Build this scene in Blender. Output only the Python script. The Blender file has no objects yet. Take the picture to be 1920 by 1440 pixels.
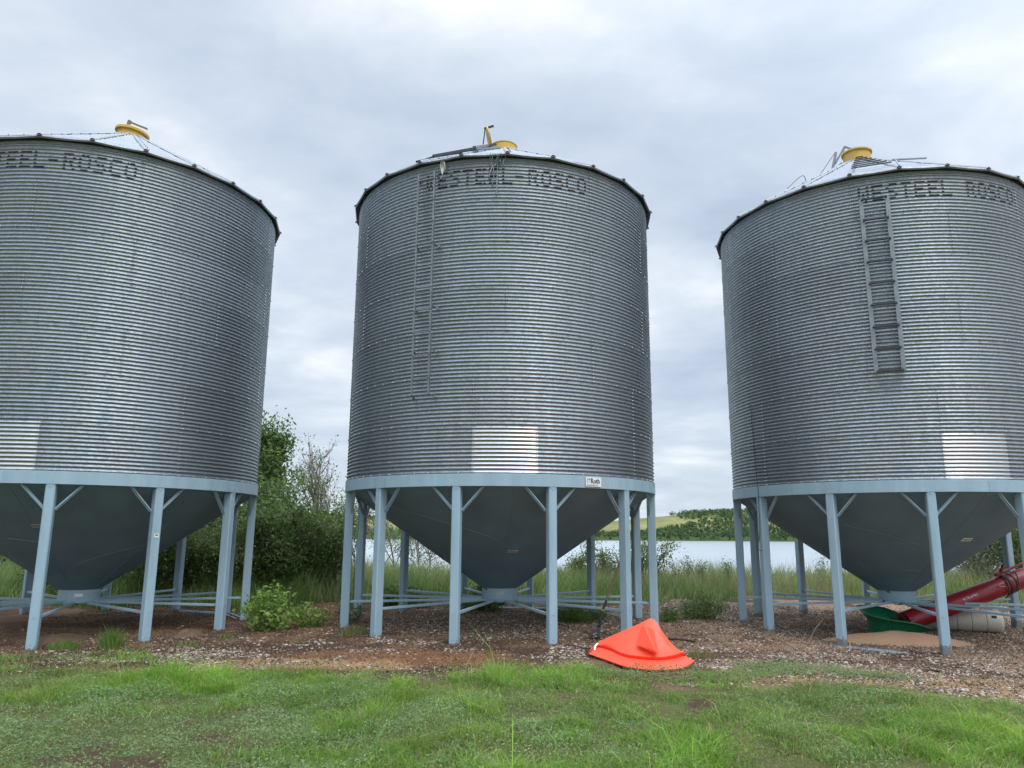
import bpy, math, random
import numpy as np
from mathutils import Matrix, Vector

random.seed(7)
RNG = np.random.default_rng(11)
scene = bpy.context.scene
COL = scene.collection
D2R = math.radians

# ------------------------------------------------------------------ camera
PITCH, ROLL, FPX, EYE = D2R(11.232), D2R(0.36), 1400.2, 1.65
cam = bpy.data.cameras.new('camera')
cam.sensor_width = 36.0
cam.lens = FPX / 1920 * 36.0
cam.clip_start = 0.05
cam.clip_end = 6000
camo = bpy.data.objects.new('camera', cam)
COL.objects.link(camo)
camo.matrix_world = (Matrix.Translation((0, 0, EYE)) @ Matrix.Rotation(math.pi / 2 + PITCH, 4, 'X')
                     @ Matrix.Rotation(ROLL, 4, 'Z'))
scene.camera = camo
scene.render.resolution_x, scene.render.resolution_y = 1024, 768

# ------------------------------------------------------------------ exposure
scene.view_settings.view_transform = 'Standard'
scene.view_settings.look = 'None'
scene.view_settings.exposure = 0.4
scene.view_settings.gamma = 1.0

# ------------------------------------------------------------------ world / sky
SUN_EL, SUN_AZ = D2R(56), D2R(142)      # azimuth from +Y clockwise: behind the camera, to the right
world = bpy.data.worlds.new('World')
scene.world = world
world.use_nodes = True
wt = world.node_tree
wt.nodes.clear()


def N(t, kind, **kw):
    n = t.nodes.new(kind)
    for k, v in kw.items():
        if k.startswith('i_'):
            n.inputs[k[2:].replace('_', ' ')].default_value = v
        else:
            setattr(n, k, v)
    return n


def L(t, a, b):
    t.links.new(a, b)


def math_node(t, op, a, b=None, clamp=False):
    n = t.nodes.new('ShaderNodeMath')
    n.operation = op
    n.use_clamp = clamp
    for i, v in enumerate((a, b)):
        if v is None:
            continue
        if isinstance(v, (int, float)):
            n.inputs[i].default_value = v
        else:
            t.links.new(v, n.inputs[i])
    return n.outputs[0]


def ramp(t, fac, stops, interp='LINEAR'):
    n = t.nodes.new('ShaderNodeValToRGB')
    n.color_ramp.interpolation = interp
    el = n.color_ramp.elements
    while len(el) < len(stops):
        el.new(0.5)
    for e, (p, c) in zip(el, stops):
        e.position = p
        e.color = (c[0], c[1], c[2], 1) if len(c) == 3 else c
    t.links.new(fac, n.inputs[0])
    return n.outputs[0]


def mixc(t, fac, a, b, blend='MIX'):
    n = t.nodes.new('ShaderNodeMix')
    n.data_type = 'RGBA'
    n.blend_type = blend
    for i, v in ((0, fac), (6, a), (7, b)):
        if isinstance(v, (int, float)):
            n.inputs[i].default_value = v
        elif isinstance(v, tuple):
            n.inputs[i].default_value = (v[0], v[1], v[2], 1)
        else:
            t.links.new(v, n.inputs[i])
    return n.outputs[2]


def build_world():
    t = wt
    out = N(t, 'ShaderNodeOutputWorld')
    bg = N(t, 'ShaderNodeBackground')
    bg.inputs['Strength'].default_value = 0.1
    sky = N(t, 'ShaderNodeTexSky', sky_type='NISHITA', sun_disc=False, sun_elevation=SUN_EL,
            sun_rotation=SUN_AZ, altitude=600, air_density=1.0, dust_density=2.0, ozone_density=1.0)
    tc = N(t, 'ShaderNodeTexCoord')
    sep = N(t, 'ShaderNodeSeparateXYZ')
    L(t, tc.outputs['Generated'], sep.inputs[0])
    zc = math_node(t, 'MAXIMUM', sep.outputs[2], 0.0)
    zz = math_node(t, 'ADD', zc, 0.16)
    px = math_node(t, 'DIVIDE', sep.outputs[0], zz)
    py = math_node(t, 'DIVIDE', sep.outputs[1], zz)
    cmb = N(t, 'ShaderNodeCombineXYZ')
    L(t, px, cmb.inputs[0]); L(t, py, cmb.inputs[1])
    mp = N(t, 'ShaderNodeMapping')
    mp.inputs['Location'].default_value = (3.3, 1.7, 0.0)
    mp.inputs['Rotation'].default_value = (0, 0, 0.5)
    mp.inputs['Scale'].default_value = (0.85, 1.0, 1.0)
    L(t, cmb.outputs[0], mp.inputs[0])
    n1 = N(t, 'ShaderNodeTexNoise'); n1.inputs['Scale'].default_value = 0.8
    n1.inputs['Detail'].default_value = 9; n1.inputs['Roughness'].default_value = 0.55
    n1.inputs['Distortion'].default_value = 0.35
    n2 = N(t, 'ShaderNodeTexNoise'); n2.inputs['Scale'].default_value = 2.6
    n2.inputs['Detail'].default_value = 6; n2.inputs['Roughness'].default_value = 0.55
    n2.inputs['Distortion'].default_value = 0.2
    L(t, mp.outputs[0], n1.inputs['Vector']); L(t, mp.outputs[0], n2.inputs['Vector'])
    a = math_node(t, 'MULTIPLY', n1.outputs[0], 0.62)
    b = math_node(t, 'MULTIPLY', n2.outputs[0], 0.38)
    c = math_node(t, 'ADD', a, b)
    cl = ramp(t, c, [(0.35, (3.95, 4.75, 5.9)), (0.43, (4.75, 5.5, 6.7)), (0.50, (5.45, 6.2, 7.25)),
                     (0.56, (6.5, 7.1, 7.9)), (0.65, (8.6, 8.95, 9.3))], 'LINEAR')
    # air near the horizon is a touch paler and greener
    hz = ramp(t, zc, [(0.0, (1, 1, 1)), (0.22, (0, 0, 0))], 'EASE')
    cl2 = mixc(t, math_node(t, 'MULTIPLY', hz, 0.35), cl, (5.6, 6.4, 6.9))
    cl3 = mixc(t, 0.94, sky.outputs[0], cl2)
    # hidden sun's glow behind the camera; unseen zenith brightened to light the ground
    sd = Vector((math.sin(SUN_AZ) * math.cos(SUN_EL), math.cos(SUN_AZ) * math.cos(SUN_EL), math.sin(SUN_EL)))
    dot = N(t, 'ShaderNodeVectorMath', operation='DOT_PRODUCT')
    L(t, tc.outputs['Generated'], dot.inputs[0]); dot.inputs[1].default_value = sd
    glow = ramp(t, dot.outputs['Value'], [(0.0, (0.95, 0.95, 0.95)), (0.4, (1.1, 1.1, 1.1)), (0.8, (1.35, 1.34, 1.32)), (1.0, (1.6, 1.58, 1.55))], 'EASE')
    cl4 = mixc(t, 1.0, cl3, glow, 'MULTIPLY')
    top = ramp(t, sep.outputs[2], [(0.65, (1, 1, 1)), (0.80, (2.3, 2.3, 2.28)), (1.0, (3.4, 3.4, 3.36))], 'EASE')
    cl4 = mixc(t, 1.0, cl4, top, 'MULTIPLY')
    L(t, cl4, bg.inputs[0])
    L(t, bg.outputs[0], out.inputs[0])


build_world()

sun = bpy.data.lights.new('sun', 'SUN')
sun.energy = 0.9
sun.angle = D2R(20)
sun.color = (1.0, 0.96, 0.9)
suno = bpy.data.objects.new('sun', sun)
COL.objects.link(suno)
sdir = Vector((math.sin(SUN_AZ) * math.cos(SUN_EL), math.cos(SUN_AZ) * math.cos(SUN_EL), math.sin(SUN_EL)))
suno.rotation_euler = sdir.to_track_quat('Z', 'Y').to_euler()
suno.location = sdir * 60


# ------------------------------------------------------------------ helpers
def lin(r, g, b):
    f = lambda c: (c / 255 / 12.92) if c / 255 <= 0.04045 else ((c / 255 + 0.055) / 1.055) ** 2.4
    return (f(r), f(g), f(b))


def ray(px, py):
    ur, vr = (px - 960) / FPX, (720 - py) / FPX
    u = ur * math.cos(ROLL) - vr * math.sin(ROLL)
    v = ur * math.sin(ROLL) + vr * math.cos(ROLL)
    return Vector((u, math.cos(PITCH) - v * math.sin(PITCH), math.sin(PITCH) + v * math.cos(PITCH)))


def at(px, py, y):
    w = ray(px, py)
    return Vector((0, 0, EYE)) + w * (y / w.y)


def tag(o, label=None, cat=None, group=None, kind=None):
    if label: o['label'] = label
    if cat: o['category'] = cat
    if group: o['group'] = group
    if kind: o['kind'] = kind
    return o


def empty(name, loc, rz=0):
    o = bpy.data.objects.new(name, None)
    o.empty_display_size = 0.3
    COL.objects.link(o)
    o.location = loc
    o.rotation_euler = (0, 0, rz)
    return o


def link_mesh(name, me, parent=None):
    o = bpy.data.objects.new(name, me)
    COL.objects.link(o)
    if parent: o.parent = parent
    return o


class MB:
    def __init__(s):
        s.v, s.f, s.m = [], [], []

    def add(s, vs, fs, mi=0, M=None):
        b = len(s.v)
        for p in vs:
            p = Vector(p)
            s.v.append(tuple(M @ p) if M else tuple(p))
        for f in fs:
            s.f.append([b + i for i in f]); s.m.append(mi)

    def box(s, c, size, M=None, mi=0, ch=0.0):
        """box centred at c; ch chamfers the four edges running along z"""
        x, y, z = size[0] / 2, size[1] / 2, size[2] / 2
        if ch > 0:
            ring = [(x - ch, -y), (x, -y + ch), (x, y - ch), (x - ch, y), (-x + ch, y), (-x, y - ch), (-x, -y + ch), (-x + ch, -y)]
        else:
            ring = [(x, -y), (x, y), (-x, y), (-x, -y)]
        n = len(ring)
        vs = [(c[0] + a, c[1] + b, c[2] - z) for a, b in ring] + [(c[0] + a, c[1] + b, c[2] + z) for a, b in ring]
        fs = [(i, (i + 1) % n, n + (i + 1) % n, n + i) for i in range(n)] + [tuple(range(n - 1, -1, -1)), tuple(range(n, 2 * n))]
        s.add(vs, fs, mi, M)

    def bar(s, a, b, w, h, up=(0, 0, 1), mi=0, ch=0.0):
        """rectangular bar from a to b, w sideways, h along 'up'"""
        a, b = Vector(a), Vector(b)
        d = (b - a); ln = d.length; d.normalize()
        side = d.cross(Vector(up)).normalized(); u = side.cross(d)
        M = Matrix((side, u, d)).transposed().to_4x4()
        M.translation = (a + b) / 2
        s.box((0, 0, 0), (w, h, ln), M, mi, ch)

    def tube(s, pts, r, n=8, mi=0, cap=True):
        pts = [Vector(p) for p in pts]
        rs = r if isinstance(r, (list, tuple)) else [r] * len(pts)
        vs, fs = [], []
        ref = None
        for i, p in enumerate(pts):
            d = (pts[min(i + 1, len(pts) - 1)] - pts[max(i - 1, 0)]).normalized()
            if ref is None:
                ref = Vector((0, 0, 1)) if abs(d.z) < 0.9 else Vector((1, 0, 0))
            x = d.cross(ref).normalized(); y = x.cross(d).normalized(); ref = y
            for k in range(n):
                a = 2 * math.pi * k / n
                vs.append(p + (x * math.cos(a) + y * math.sin(a)) * rs[i])
        for i in range(len(pts) - 1):
            for k in range(n):
                fs.append((i * n + k, (i + 1) * n + k, (i + 1) * n + (k + 1) % n, i * n + (k + 1) % n))
        if cap:
            fs.append(tuple(range(n))); fs.append(tuple((len(pts) - 1) * n + k for k in range(n - 1, -1, -1)))
        s.add(vs, fs, mi)

    def lathe(s, prof, n=32, M=None, mi=0, a0=0.0, a1=2 * math.pi, close=True):
        full = abs(a1 - a0 - 2 * math.pi) < 1e-6
        m = n if full else n + 1
        vs = []
        for r, z in prof:
            for k in range(m):
                a = a0 + (a1 - a0) * k / n
                vs.append((r * math.sin(a), -r * math.cos(a), z))
        fs = []
        for i in range(len(prof) - 1):
            for k in range(n):
                k2 = (k + 1) % m
                fs.append((i * m + k, i * m + k2, (i + 1) * m + k2, (i + 1) * m + k))
        s.add(vs, fs, mi, M)

    def build(s, name, mats, parent=None, sharp=35):
        me = bpy.data.meshes.new(name)
        me.from_pydata(s.v, [], s.f)
        if not isinstance(mats, (list, tuple)): mats = [mats]
        for m in mats: me.materials.append(m)
        me.polygons.foreach_set('material_index', s.m)
        me.polygons.foreach_set('use_smooth', [True] * len(s.f))
        me.update()
        if sharp is not None:
            me.set_sharp_from_angle(angle=D2R(sharp))
        return link_mesh(name, me, parent)


def np_mesh(name, V, F, mat, colors=None, parent=None, smooth=False):
    """big mesh from arrays; F is a list of (M,k) index arrays"""
    V = np.asarray(V, np.float32)
    me = bpy.data.meshes.new(name)
    me.vertices.add(len(V))
    me.vertices.foreach_set('co', V.ravel())
    loops = np.concatenate([f.ravel() for f in F]).astype(np.int32)
    tot = np.concatenate([np.full(len(f), f.shape[1]) for f in F]).astype(np.int32)
    st = np.concatenate([[0], np.cumsum(tot)[:-1]]).astype(np.int32)
    me.loops.add(len(loops))
    me.loops.foreach_set('vertex_index', loops)
    me.polygons.add(len(tot))
    me.polygons.foreach_set('loop_start', st)
    me.polygons.foreach_set('loop_total', tot)
    me.polygons.foreach_set('use_smooth', np.full(len(tot), smooth))
    if colors is not None:
        at_ = me.color_attributes.new('Col', 'FLOAT_COLOR', 'POINT')
        c4 = np.ones((len(V), 4), np.float32); c4[:, :3] = colors
        at_.data.foreach_set('color', c4.ravel())
    me.materials.append(mat)
    me.update(calc_edges=True)
    me.validate()
    return link_mesh(name, me, parent)


_lat = np.random.default_rng(5).random((256, 256))


def vnoise(x, y, s=1.0, seed=0):
    x = np.asarray(x, float) * s + seed * 17.31; y = np.asarray(y, float) * s + seed * 9.77
    xi = np.floor(x).astype(int); yi = np.floor(y).astype(int)
    fx = x - xi; fy = y - yi
    fx = fx * fx * (3 - 2 * fx); fy = fy * fy * (3 - 2 * fy)
    g = lambda a, b: _lat[a % 256, b % 256]
    return (g(xi, yi) * (1 - fx) + g(xi + 1, yi) * fx) * (1 - fy) + (g(xi, yi + 1) * (1 - fx) + g(xi + 1, yi + 1) * fx) * fy


def fbm(x, y, s=1.0, seed=0, o=4):
    t = 0; a = 1; n = 0
    for i in range(o):
        t = t + a * vnoise(x, y, s * 2 ** i, seed + i); n += a; a *= 0.5
    return t / n


def sstep(a, b, x):
    t = np.clip((np.asarray(x, float) - a) / (b - a), 0, 1)
    return t * t * (3 - 2 * t)


# ------------------------------------------------------------------ materials
def new_mat(name):
    m = bpy.data.materials.new(name)
    m.use_nodes = True
    t = m.node_tree
    b = t.nodes['Principled BSDF']
    return m, t, b


def paint(name, col, rough=0.5, metal=0.0, vary=0.18, scale=6.0, dirt=None, dirt_amt=0.0, dirt_scale=9.0, bump=0.0, spec=0.5,
          streak=False):
    m, t, b = new_mat(name)
    tc = N(t, 'ShaderNodeTexCoord')
    mp = N(t, 'ShaderNodeMapping')
    mp.inputs['Scale'].default_value = (1, 1, 0.15 if streak else 1)
    L(t, tc.outputs['Object'], mp.inputs[0])
    n = N(t, 'ShaderNodeTexNoise'); n.inputs['Scale'].default_value = scale
    n.inputs['Detail'].default_value = 6; n.inputs['Roughness'].default_value = 0.65
    L(t, mp.outputs[0], n.inputs['Vector'])
    lo = tuple(c * (1 - vary) for c in col); hi = tuple(min(1, c * (1 + vary)) for c in col)
    c = ramp(t, n.outputs[0], [(0.3, lo), (0.7, hi)])
    if dirt:
        n2 = N(t, 'ShaderNodeTexNoise'); n2.inputs['Scale'].default_value = dirt_scale
        n2.inputs['Detail'].default_value = 8; n2.inputs['Roughness'].default_value = 0.7
        L(t, tc.outputs['Object'], n2.inputs['Vector'])
        k = ramp(t, n2.outputs[0], [(0.72 - dirt_amt, (0, 0, 0)), (0.76 - dirt_amt, (1, 1, 1))])
        c = mixc(t, k, c, dirt)
    L(t, c, b.inputs['Base Color'])
    rr = ramp(t, n.outputs[0], [(0.3, (rough * 0.85,) * 3), (0.7, (min(1, rough * 1.15),) * 3)])
    L(t, rr, b.inputs['Roughness'])
    b.inputs['Metallic'].default_value = metal
    b.inputs['Specular IOR Level'].default_value = spec
    if bump:
        bp = N(t, 'ShaderNodeBump'); bp.inputs['Strength'].default_value = bump; bp.inputs['Distance'].default_value = 0.02
        L(t, n.outputs[0], bp.inputs['Height']); L(t, bp.outputs[0], b.inputs['Normal'])
    return m


def galv(name, lo, hi, rough, spangle=0.25, streaks=0.5, metal=1.0, drift=0.45, dents=0.0):
    """weathered zinc: crystal spangle, vertical run-off streaks, large tone drift; sheets vary by the Col attribute"""
    m, t, b = new_mat(name)
    tc = N(t, 'ShaderNodeTexCoord')
    vo = N(t, 'ShaderNodeTexVoronoi'); vo.inputs['Scale'].default_value = 42
    L(t, tc.outputs['Object'], vo.inputs['Vector'])
    sepc = N(t, 'ShaderNodeSeparateColor'); L(t, vo.outputs['Color'], sepc.inputs[0])
    mp = N(t, 'ShaderNodeMapping'); mp.inputs['Scale'].default_value = (5.0, 5.0, 0.35)
    L(t, tc.outputs['Object'], mp.inputs[0])
    st = N(t, 'ShaderNodeTexNoise'); st.inputs['Scale'].default_value = 1.6; st.inputs['Detail'].default_value = 6
    st.inputs['Roughness'].default_value = 0.65
    L(t, mp.outputs[0], st.inputs['Vector'])
    big = N(t, 'ShaderNodeTexNoise'); big.inputs['Scale'].default_value = 0.7; big.inputs['Detail'].default_value = 3
    L(t, tc.outputs['Object'], big.inputs['Vector'])
    a = math_node(t, 'MULTIPLY', sepc.outputs[0], spangle)
    bb = math_node(t, 'MULTIPLY', st.outputs[0], streaks)
    cc = math_node(t, 'MULTIPLY', big.outputs[0], drift)
    s = math_node(t, 'ADD', math_node(t, 'ADD', a, bb), cc)
    mx = spangle * 0.5 + streaks * 0.5 + drift * 0.5
    c = ramp(t, s, [(max(0, mx - 0.22), lo), (min(1, mx + 0.22), hi)])
    at_ = N(t, 'ShaderNodeAttribute', attribute_name='Col')
    c = mixc(t, 1.0, c, at_.outputs[0], 'MULTIPLY')
    L(t, c, b.inputs['Base Color'])
    rr = ramp(t, s, [(max(0, mx - 0.25), (min(1, rough * 1.2),) * 3), (min(1, mx + 0.25), (rough * 0.82,) * 3)])
    L(t, rr, b.inputs['Roughness'])
    b.inputs['Metallic'].default_value = metal
    if dents:
        dn = N(t, 'ShaderNodeTexNoise'); dn.inputs['Scale'].default_value = 4.5; dn.inputs['Detail'].default_value = 3
        L(t, tc.outputs['Object'], dn.inputs['Vector'])
        bp = N(t, 'ShaderNodeBump'); bp.inputs['Strength'].default_value = dents; bp.inputs['Distance'].default_value = 0.06
        L(t, dn.outputs[0], bp.inputs['Height']); L(t, bp.outputs[0], b.inputs['Normal'])
    return m


def attr_mat(name, rough=0.8, trans=0.0, vary=0.2, scale=60, bump=0.0, spec=0.3, dist=0.02):
    """colour comes from the Col attribute (kind of soil / leaf / stone), broken up by fine noise"""
    m, t, b = new_mat(name)
    at_ = N(t, 'ShaderNodeAttribute', attribute_name='Col')
    tc = N(t, 'ShaderNodeTexCoord')
    n = N(t, 'ShaderNodeTexNoise'); n.inputs['Scale'].default_value = scale; n.inputs['Detail'].default_value = 5
    n.inputs['Roughness'].default_value = 0.7
    L(t, tc.outputs['Object'], n.inputs['Vector'])
    k = ramp(t, n.outputs[0], [(0.3, (1 - vary,) * 3), (0.7, (1 + vary,) * 3)])
    c = mixc(t, 1.0, at_.outputs[0], k, 'MULTIPLY')
    L(t, c, b.inputs['Base Color'])
    b.inputs['Roughness'].default_value = rough
    b.inputs['Specular IOR Level'].default_value = spec
    if bump:
        bp = N(t, 'ShaderNodeBump'); bp.inputs['Strength'].default_value = bump; bp.inputs['Distance'].default_value = dist
        L(t, n.outputs[0], bp.inputs['Height']); L(t, bp.outputs[0], b.inputs['Normal'])
    if trans > 0:
        out = t.nodes['Material Output']
        tr = N(t, 'ShaderNodeBsdfTranslucent')
        L(t, c, tr.inputs[0])
        mx = N(t, 'ShaderNodeMixShader'); mx.inputs[0].default_value = trans
        L(t, b.outputs[0], mx.inputs[1]); L(t, tr.outputs[0], mx.inputs[2])
        L(t, mx.outputs[0], out.inputs[0])
    return m


MAT = {}
MAT['wall'] = galv('galvanised_wall', (0.205, 0.236, 0.262), (0.325, 0.362, 0.392), 0.46, 0.34, 0.36, 0.76, 0.26)
MAT['panel'] = galv('bright_galvanised', (0.40, 0.42, 0.44), (0.52, 0.54, 0.56), 0.33, 0.25, 0.45)
MAT['roofm'] = galv('roof_galvanised', (0.24, 0.262, 0.288), (0.32, 0.342, 0.368), 0.55, 0.15, 0.3, 0.6, 0.4, 0.5)
MAT['ribm'] = galv('rib_galvanised', (0.22, 0.24, 0.26), (0.31, 0.33, 0.35), 0.5, 0.15, 0.3, 0.6, 0.3)
MAT['zinc'] = paint('zinc_bolt', (0.46, 0.48, 0.50), 0.35, 1.0)
MAT['ladder'] = paint('ladder_steel', (0.25, 0.27, 0.28), 0.5, 0.85, 0.25, 8)
MAT['darksteel'] = paint('dark_steel', (0.07, 0.075, 0.085), 0.6, 0.6, 0.25, 8)  # on the roof steps this dark tone paints their shaded undersides
MAT['blue'] = paint('pale_blue_paint', lin(151, 176, 188), 0.5, 0, 0.10, 5, lin(96, 100, 98), 0.02, 14, 0.05, streak=True)
def splashed(m, top, col):
    t = m.node_tree; b = t.nodes['Principled BSDF']
    src = b.inputs['Base Color'].links[0].from_socket
    tc = N(t, 'ShaderNodeTexCoord'); sp = N(t, 'ShaderNodeSeparateXYZ'); L(t, tc.outputs['Object'], sp.inputs[0])
    n = N(t, 'ShaderNodeTexNoise'); n.inputs['Scale'].default_value = 16; n.inputs['Detail'].default_value = 7; n.inputs['Roughness'].default_value = 0.75
    L(t, tc.outputs['Object'], n.inputs['Vector'])
    h = math_node(t, 'ADD', math_node(t, 'MULTIPLY', sp.outputs[2], -1.0 / top), 1.0)
    k = math_node(t, 'ADD', h, math_node(t, 'MULTIPLY', math_node(t, 'SUBTRACT', n.outputs[0], 0.5), 2.4))
    f = ramp(t, k, [(0.62, (0, 0, 0)), (0.85, (0.75, 0.75, 0.75))])
    L(t, mixc(t, f, src, col), b.inputs['Base Color'])


MAT['leg'] = paint('pale_blue_leg_paint', lin(151, 176, 188), 0.5, 0, 0.13, 4, lin(104, 78, 64), 0.06, 11, 0.06, streak=True)
splashed(MAT['leg'], 0.15, lin(98, 86, 76))
MAT['blue_worn'] = paint('pale_blue_paint_worn', lin(139, 165, 178), 0.55, 0, 0.12, 6, lin(70, 50, 44), 0.13, 6, 0.05)
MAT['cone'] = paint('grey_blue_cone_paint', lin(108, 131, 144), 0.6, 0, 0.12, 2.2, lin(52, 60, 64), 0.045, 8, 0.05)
MAT['yellow'] = paint('weathered_yellow_paint', lin(206, 168, 72), 0.55, 0, 0.14, 6, lin(176, 170, 144), 0.15, 7)
MAT['stencil'] = paint('black_stencil_paint', (0.016, 0.017, 0.022), 0.6, 0, 0.3, 20)
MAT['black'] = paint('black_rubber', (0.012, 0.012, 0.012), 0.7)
MAT['white'] = paint('white_plate', (0.78, 0.78, 0.76), 0.45, 0, 0.05)
MAT['tagm'] = paint('faded_label', lin(176, 172, 160), 0.6, 0, 0.12, 12)
MAT['orange'] = paint('orange_plastic', lin(250, 92, 66), 0.42, 0, 0.06, 4, lin(226, 70, 44), 0.03, 12, 0.02, 0.4)
MAT['green'] = paint('green_plastic', lin(24, 122, 84), 0.45, 0, 0.12, 5, lin(60, 110, 86), 0.05, 9)
MAT['red'] = paint('dark_red_paint', lin(136, 18, 32), 0.35, 0, 0.12, 4, lin(96, 30, 32), 0.05, 8)
MAT['cream'] = paint('cream_plastic', lin(190, 184, 172), 0.5, 0, 0.08, 4, lin(150, 140, 124), 0.06, 6)
MAT['rustiron'] = paint('worn_iron', lin(66, 58, 54), 0.6, 0.5, 0.3, 10, lin(110, 64, 40), 0.05, 9)
MAT['wood'] = paint('old_handle_wood', lin(92, 74, 58), 0.7, 0, 0.25, 12)
MAT['bark'] = paint('grey_bark', lin(138, 128, 116), 0.85, 0, 0.3, 9, None, 0, 9, 0.4)
MAT['leaf'] = attr_mat('leaf', 0.6, 0.4, 0.18, 3, 0, 0.25)
MAT['grass'] = attr_mat('grass_blade', 0.6, 0.45, 0.15, 2, 0, 0.25)
MAT['ground'] = attr_mat('soil_and_gravel', 0.95, 0, 0.45, 38, 0.9, 0.15, 0.03)
MAT['stone'] = attr_mat('pebble', 0.8, 0, 0.15, 90, 0, 0.3)
MAT['hill'] = attr_mat('hill_grass', 0.95, 0, 0.22, 0.12, 0, 0.1)
MAT['grain'] = paint('spilled_grain', lin(190, 152, 120), 0.9, 0, 0.22, 90, lin(150, 108, 76), 0.08, 60, 0.8)
MAT['weldm'] = paint('weld_bead', lin(132, 142, 146), 0.6)
MAT['cordm'] = paint('grey_cord', lin(110, 108, 104), 0.8)
MAT['sticker_yellow'] = paint('yellow_sticker', lin(240, 176, 30), 0.45, 0, 0.05)

# ------------------------------------------------------------------ bins
R = 2.90
WB = 2.55                     # height of the wall's foot above the bin's base
RH = 0.762                    # one ring of sheets
PITCHC = RH / 12
AMP = 0.0095
NSEG = 144


def prof_r(z, j):
    """corrugated radius at height z above the ring's foot; rings lap like shingles"""
    lap = 0.0032 * (1 - z / RH)
    return R + lap - AMP * np.cos(2 * np.pi * (z / PITCHC))


def wall_strip(z0, z1, a0, a1, j, off, nper=8, nseg=None):
    nz = int(round((z1 - z0) / PITCHC * nper)) + 1
    z = np.linspace(z0, z1, nz)
    full = abs(a1 - a0 - 2 * np.pi) < 1e-6
    n = nseg or NSEG
    m = n if full else n + 1
    a = a0 + (a1 - a0) * np.arange(m) / n
    r = prof_r(z, j) + off
    V = np.stack([r[:, None] * np.sin(a)[None], -r[:, None] * np.cos(a)[None], np.repeat((z + j * RH + WB)[:, None], m, 1)], 2).reshape(-1, 3)
    I = np.arange(nz - 1)[:, None] * m; K = np.arange(n)[None]; K2 = (np.arange(n)[None] + 1) % m
    F = np.stack([I + K, I + K2, I + m + K2, I + m + K], 2).reshape(-1, 4)
    return V, F, np.tile(a, nz)


SEAM = {6: 30, 5: 0, 4: 30, 3: 0, 2: 30, 1: -10, 0: -10}    # where the vertical sheet joints of each ring fall


def bolts_mb(j):
    mb = MB()

    def bolt(a, z, rr=0.0135):
        rad = float(prof_r(np.array([z]), j)[0])
        c = Vector((rad * math.sin(a), -rad * math.cos(a), z + j * RH + WB))
        nrm = Vector((math.sin(a), -math.cos(a), 0)); tx = Vector((math.cos(a), math.sin(a), 0)); up = Vector((0, 0, 1))
        vs, fs = [], []
        for h, q in ((-0.004, 1.0), (0.006, 1.0), (0.010, 0.55)):
            for k in range(6):
                t = k * math.pi / 3
                vs.append(c + nrm * h + (tx * math.cos(t) + up * math.sin(t)) * rr * q)
        for r_ in range(2):
            for k in range(6):
                fs.append((r_ * 6 + k, r_ * 6 + (k + 1) % 6, r_ * 6 + 6 + (k + 1) % 6, r_ * 6 + 6 + k))
        fs.append(tuple(range(12, 18)))
        mb.add(vs, fs)
    for k in range(72):
        bolt(D2R(5 * k + 0.6), PITCHC * 0.5)
    for s in range(6):
        for k in range(12):
            bolt(D2R(SEAM[j] + 60 * s), PITCHC * (k + 0.5))
        if j < 3:
            for k in range(0, 12, 3):
                bolt(D2R(20 + 60 * s), PITCHC * (k + 0.5))
    return mb


GLYPH = {
    'W': ['10001', '10001', '10101', '10101', '01010'],
    'E': ['11111', '10000', '11110', '10000', '11111'],
    'S': ['01111', '10000', '01110', '00001', '11110'],
    'T': ['11111', '00100', '00100', '00100', '00100'],
    'L': ['10000', '10000', '10000', '10000', '11111'],
    '-': ['00000', '00000', '11110', '00000', '00000'],
    'R': ['11110', '10001', '11110', '10010', '10001'],
    'O': ['01110', '10001', '10001', '10001', '01110'],
    'C': ['01111', '10000', '10000', '10000', '01111'],
    ' ': ['00000'] * 5,
}


def stencil(text, parent, rnd):
    """letters rolled over the corrugations, so the paint only took on the crests"""
    mb = MB()
    j = 6
    a_lo, a_hi = -28.6, 28.6
    step = (a_hi - a_lo) / len(text)
    for i, ch in enumerate(text):
        for row in range(5):
            zc = PITCHC * (8.5 - row)
            g = GLYPH[ch][row]
            c = 0
            while c < 5:
                if g[c] == '1':
                    e = c
                    while e < 5 and g[e] == '1': e += 1
                    a0 = a_lo + step * (i + 0.12 + 0.76 * c / 5) - 0.05
                    a1 = a_lo + step * (i + 0.12 + 0.76 * e / 5) + 0.05
                    n = max(2, int((a1 - a0) / 0.35))
                    hh = PITCHC * rnd.uniform(0.22, 0.31)
                    cuts = [(a0 + (a1 - a0) * q / n, a0 + (a1 - a0) * (q + 1) / n) for q in range(n)]
                    for b0, b1 in cuts:
                        if rnd.random() < 0.05 and n > 2: continue
                        up, dn = hh * rnd.uniform(0.75, 1.15), hh * rnd.uniform(0.75, 1.15)
                        zs = np.linspace(zc - dn, zc + up, 5)
                        rr = prof_r(zs, j) + 0.0022
                        vs = []
                        for z, r in zip(zs, rr):
                            for aa in (b0, b1):
                                aa = D2R(aa)
                                vs.append((r * math.sin(aa), -r * math.cos(aa), z + j * RH + WB))
                        mb.add(vs, [(2 * q, 2 * q + 1, 2 * q + 3, 2 * q + 2) for q in range(4)])
                    c = e
                else:
                    c += 1
    return mb.build('stencilled_lettering', MAT['stencil'], parent)


TAN = math.tan(D2R(30.0))
ZE = WB + 7 * RH + 0.035       # roof height at the eave line
RE = R + 0.10


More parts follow.
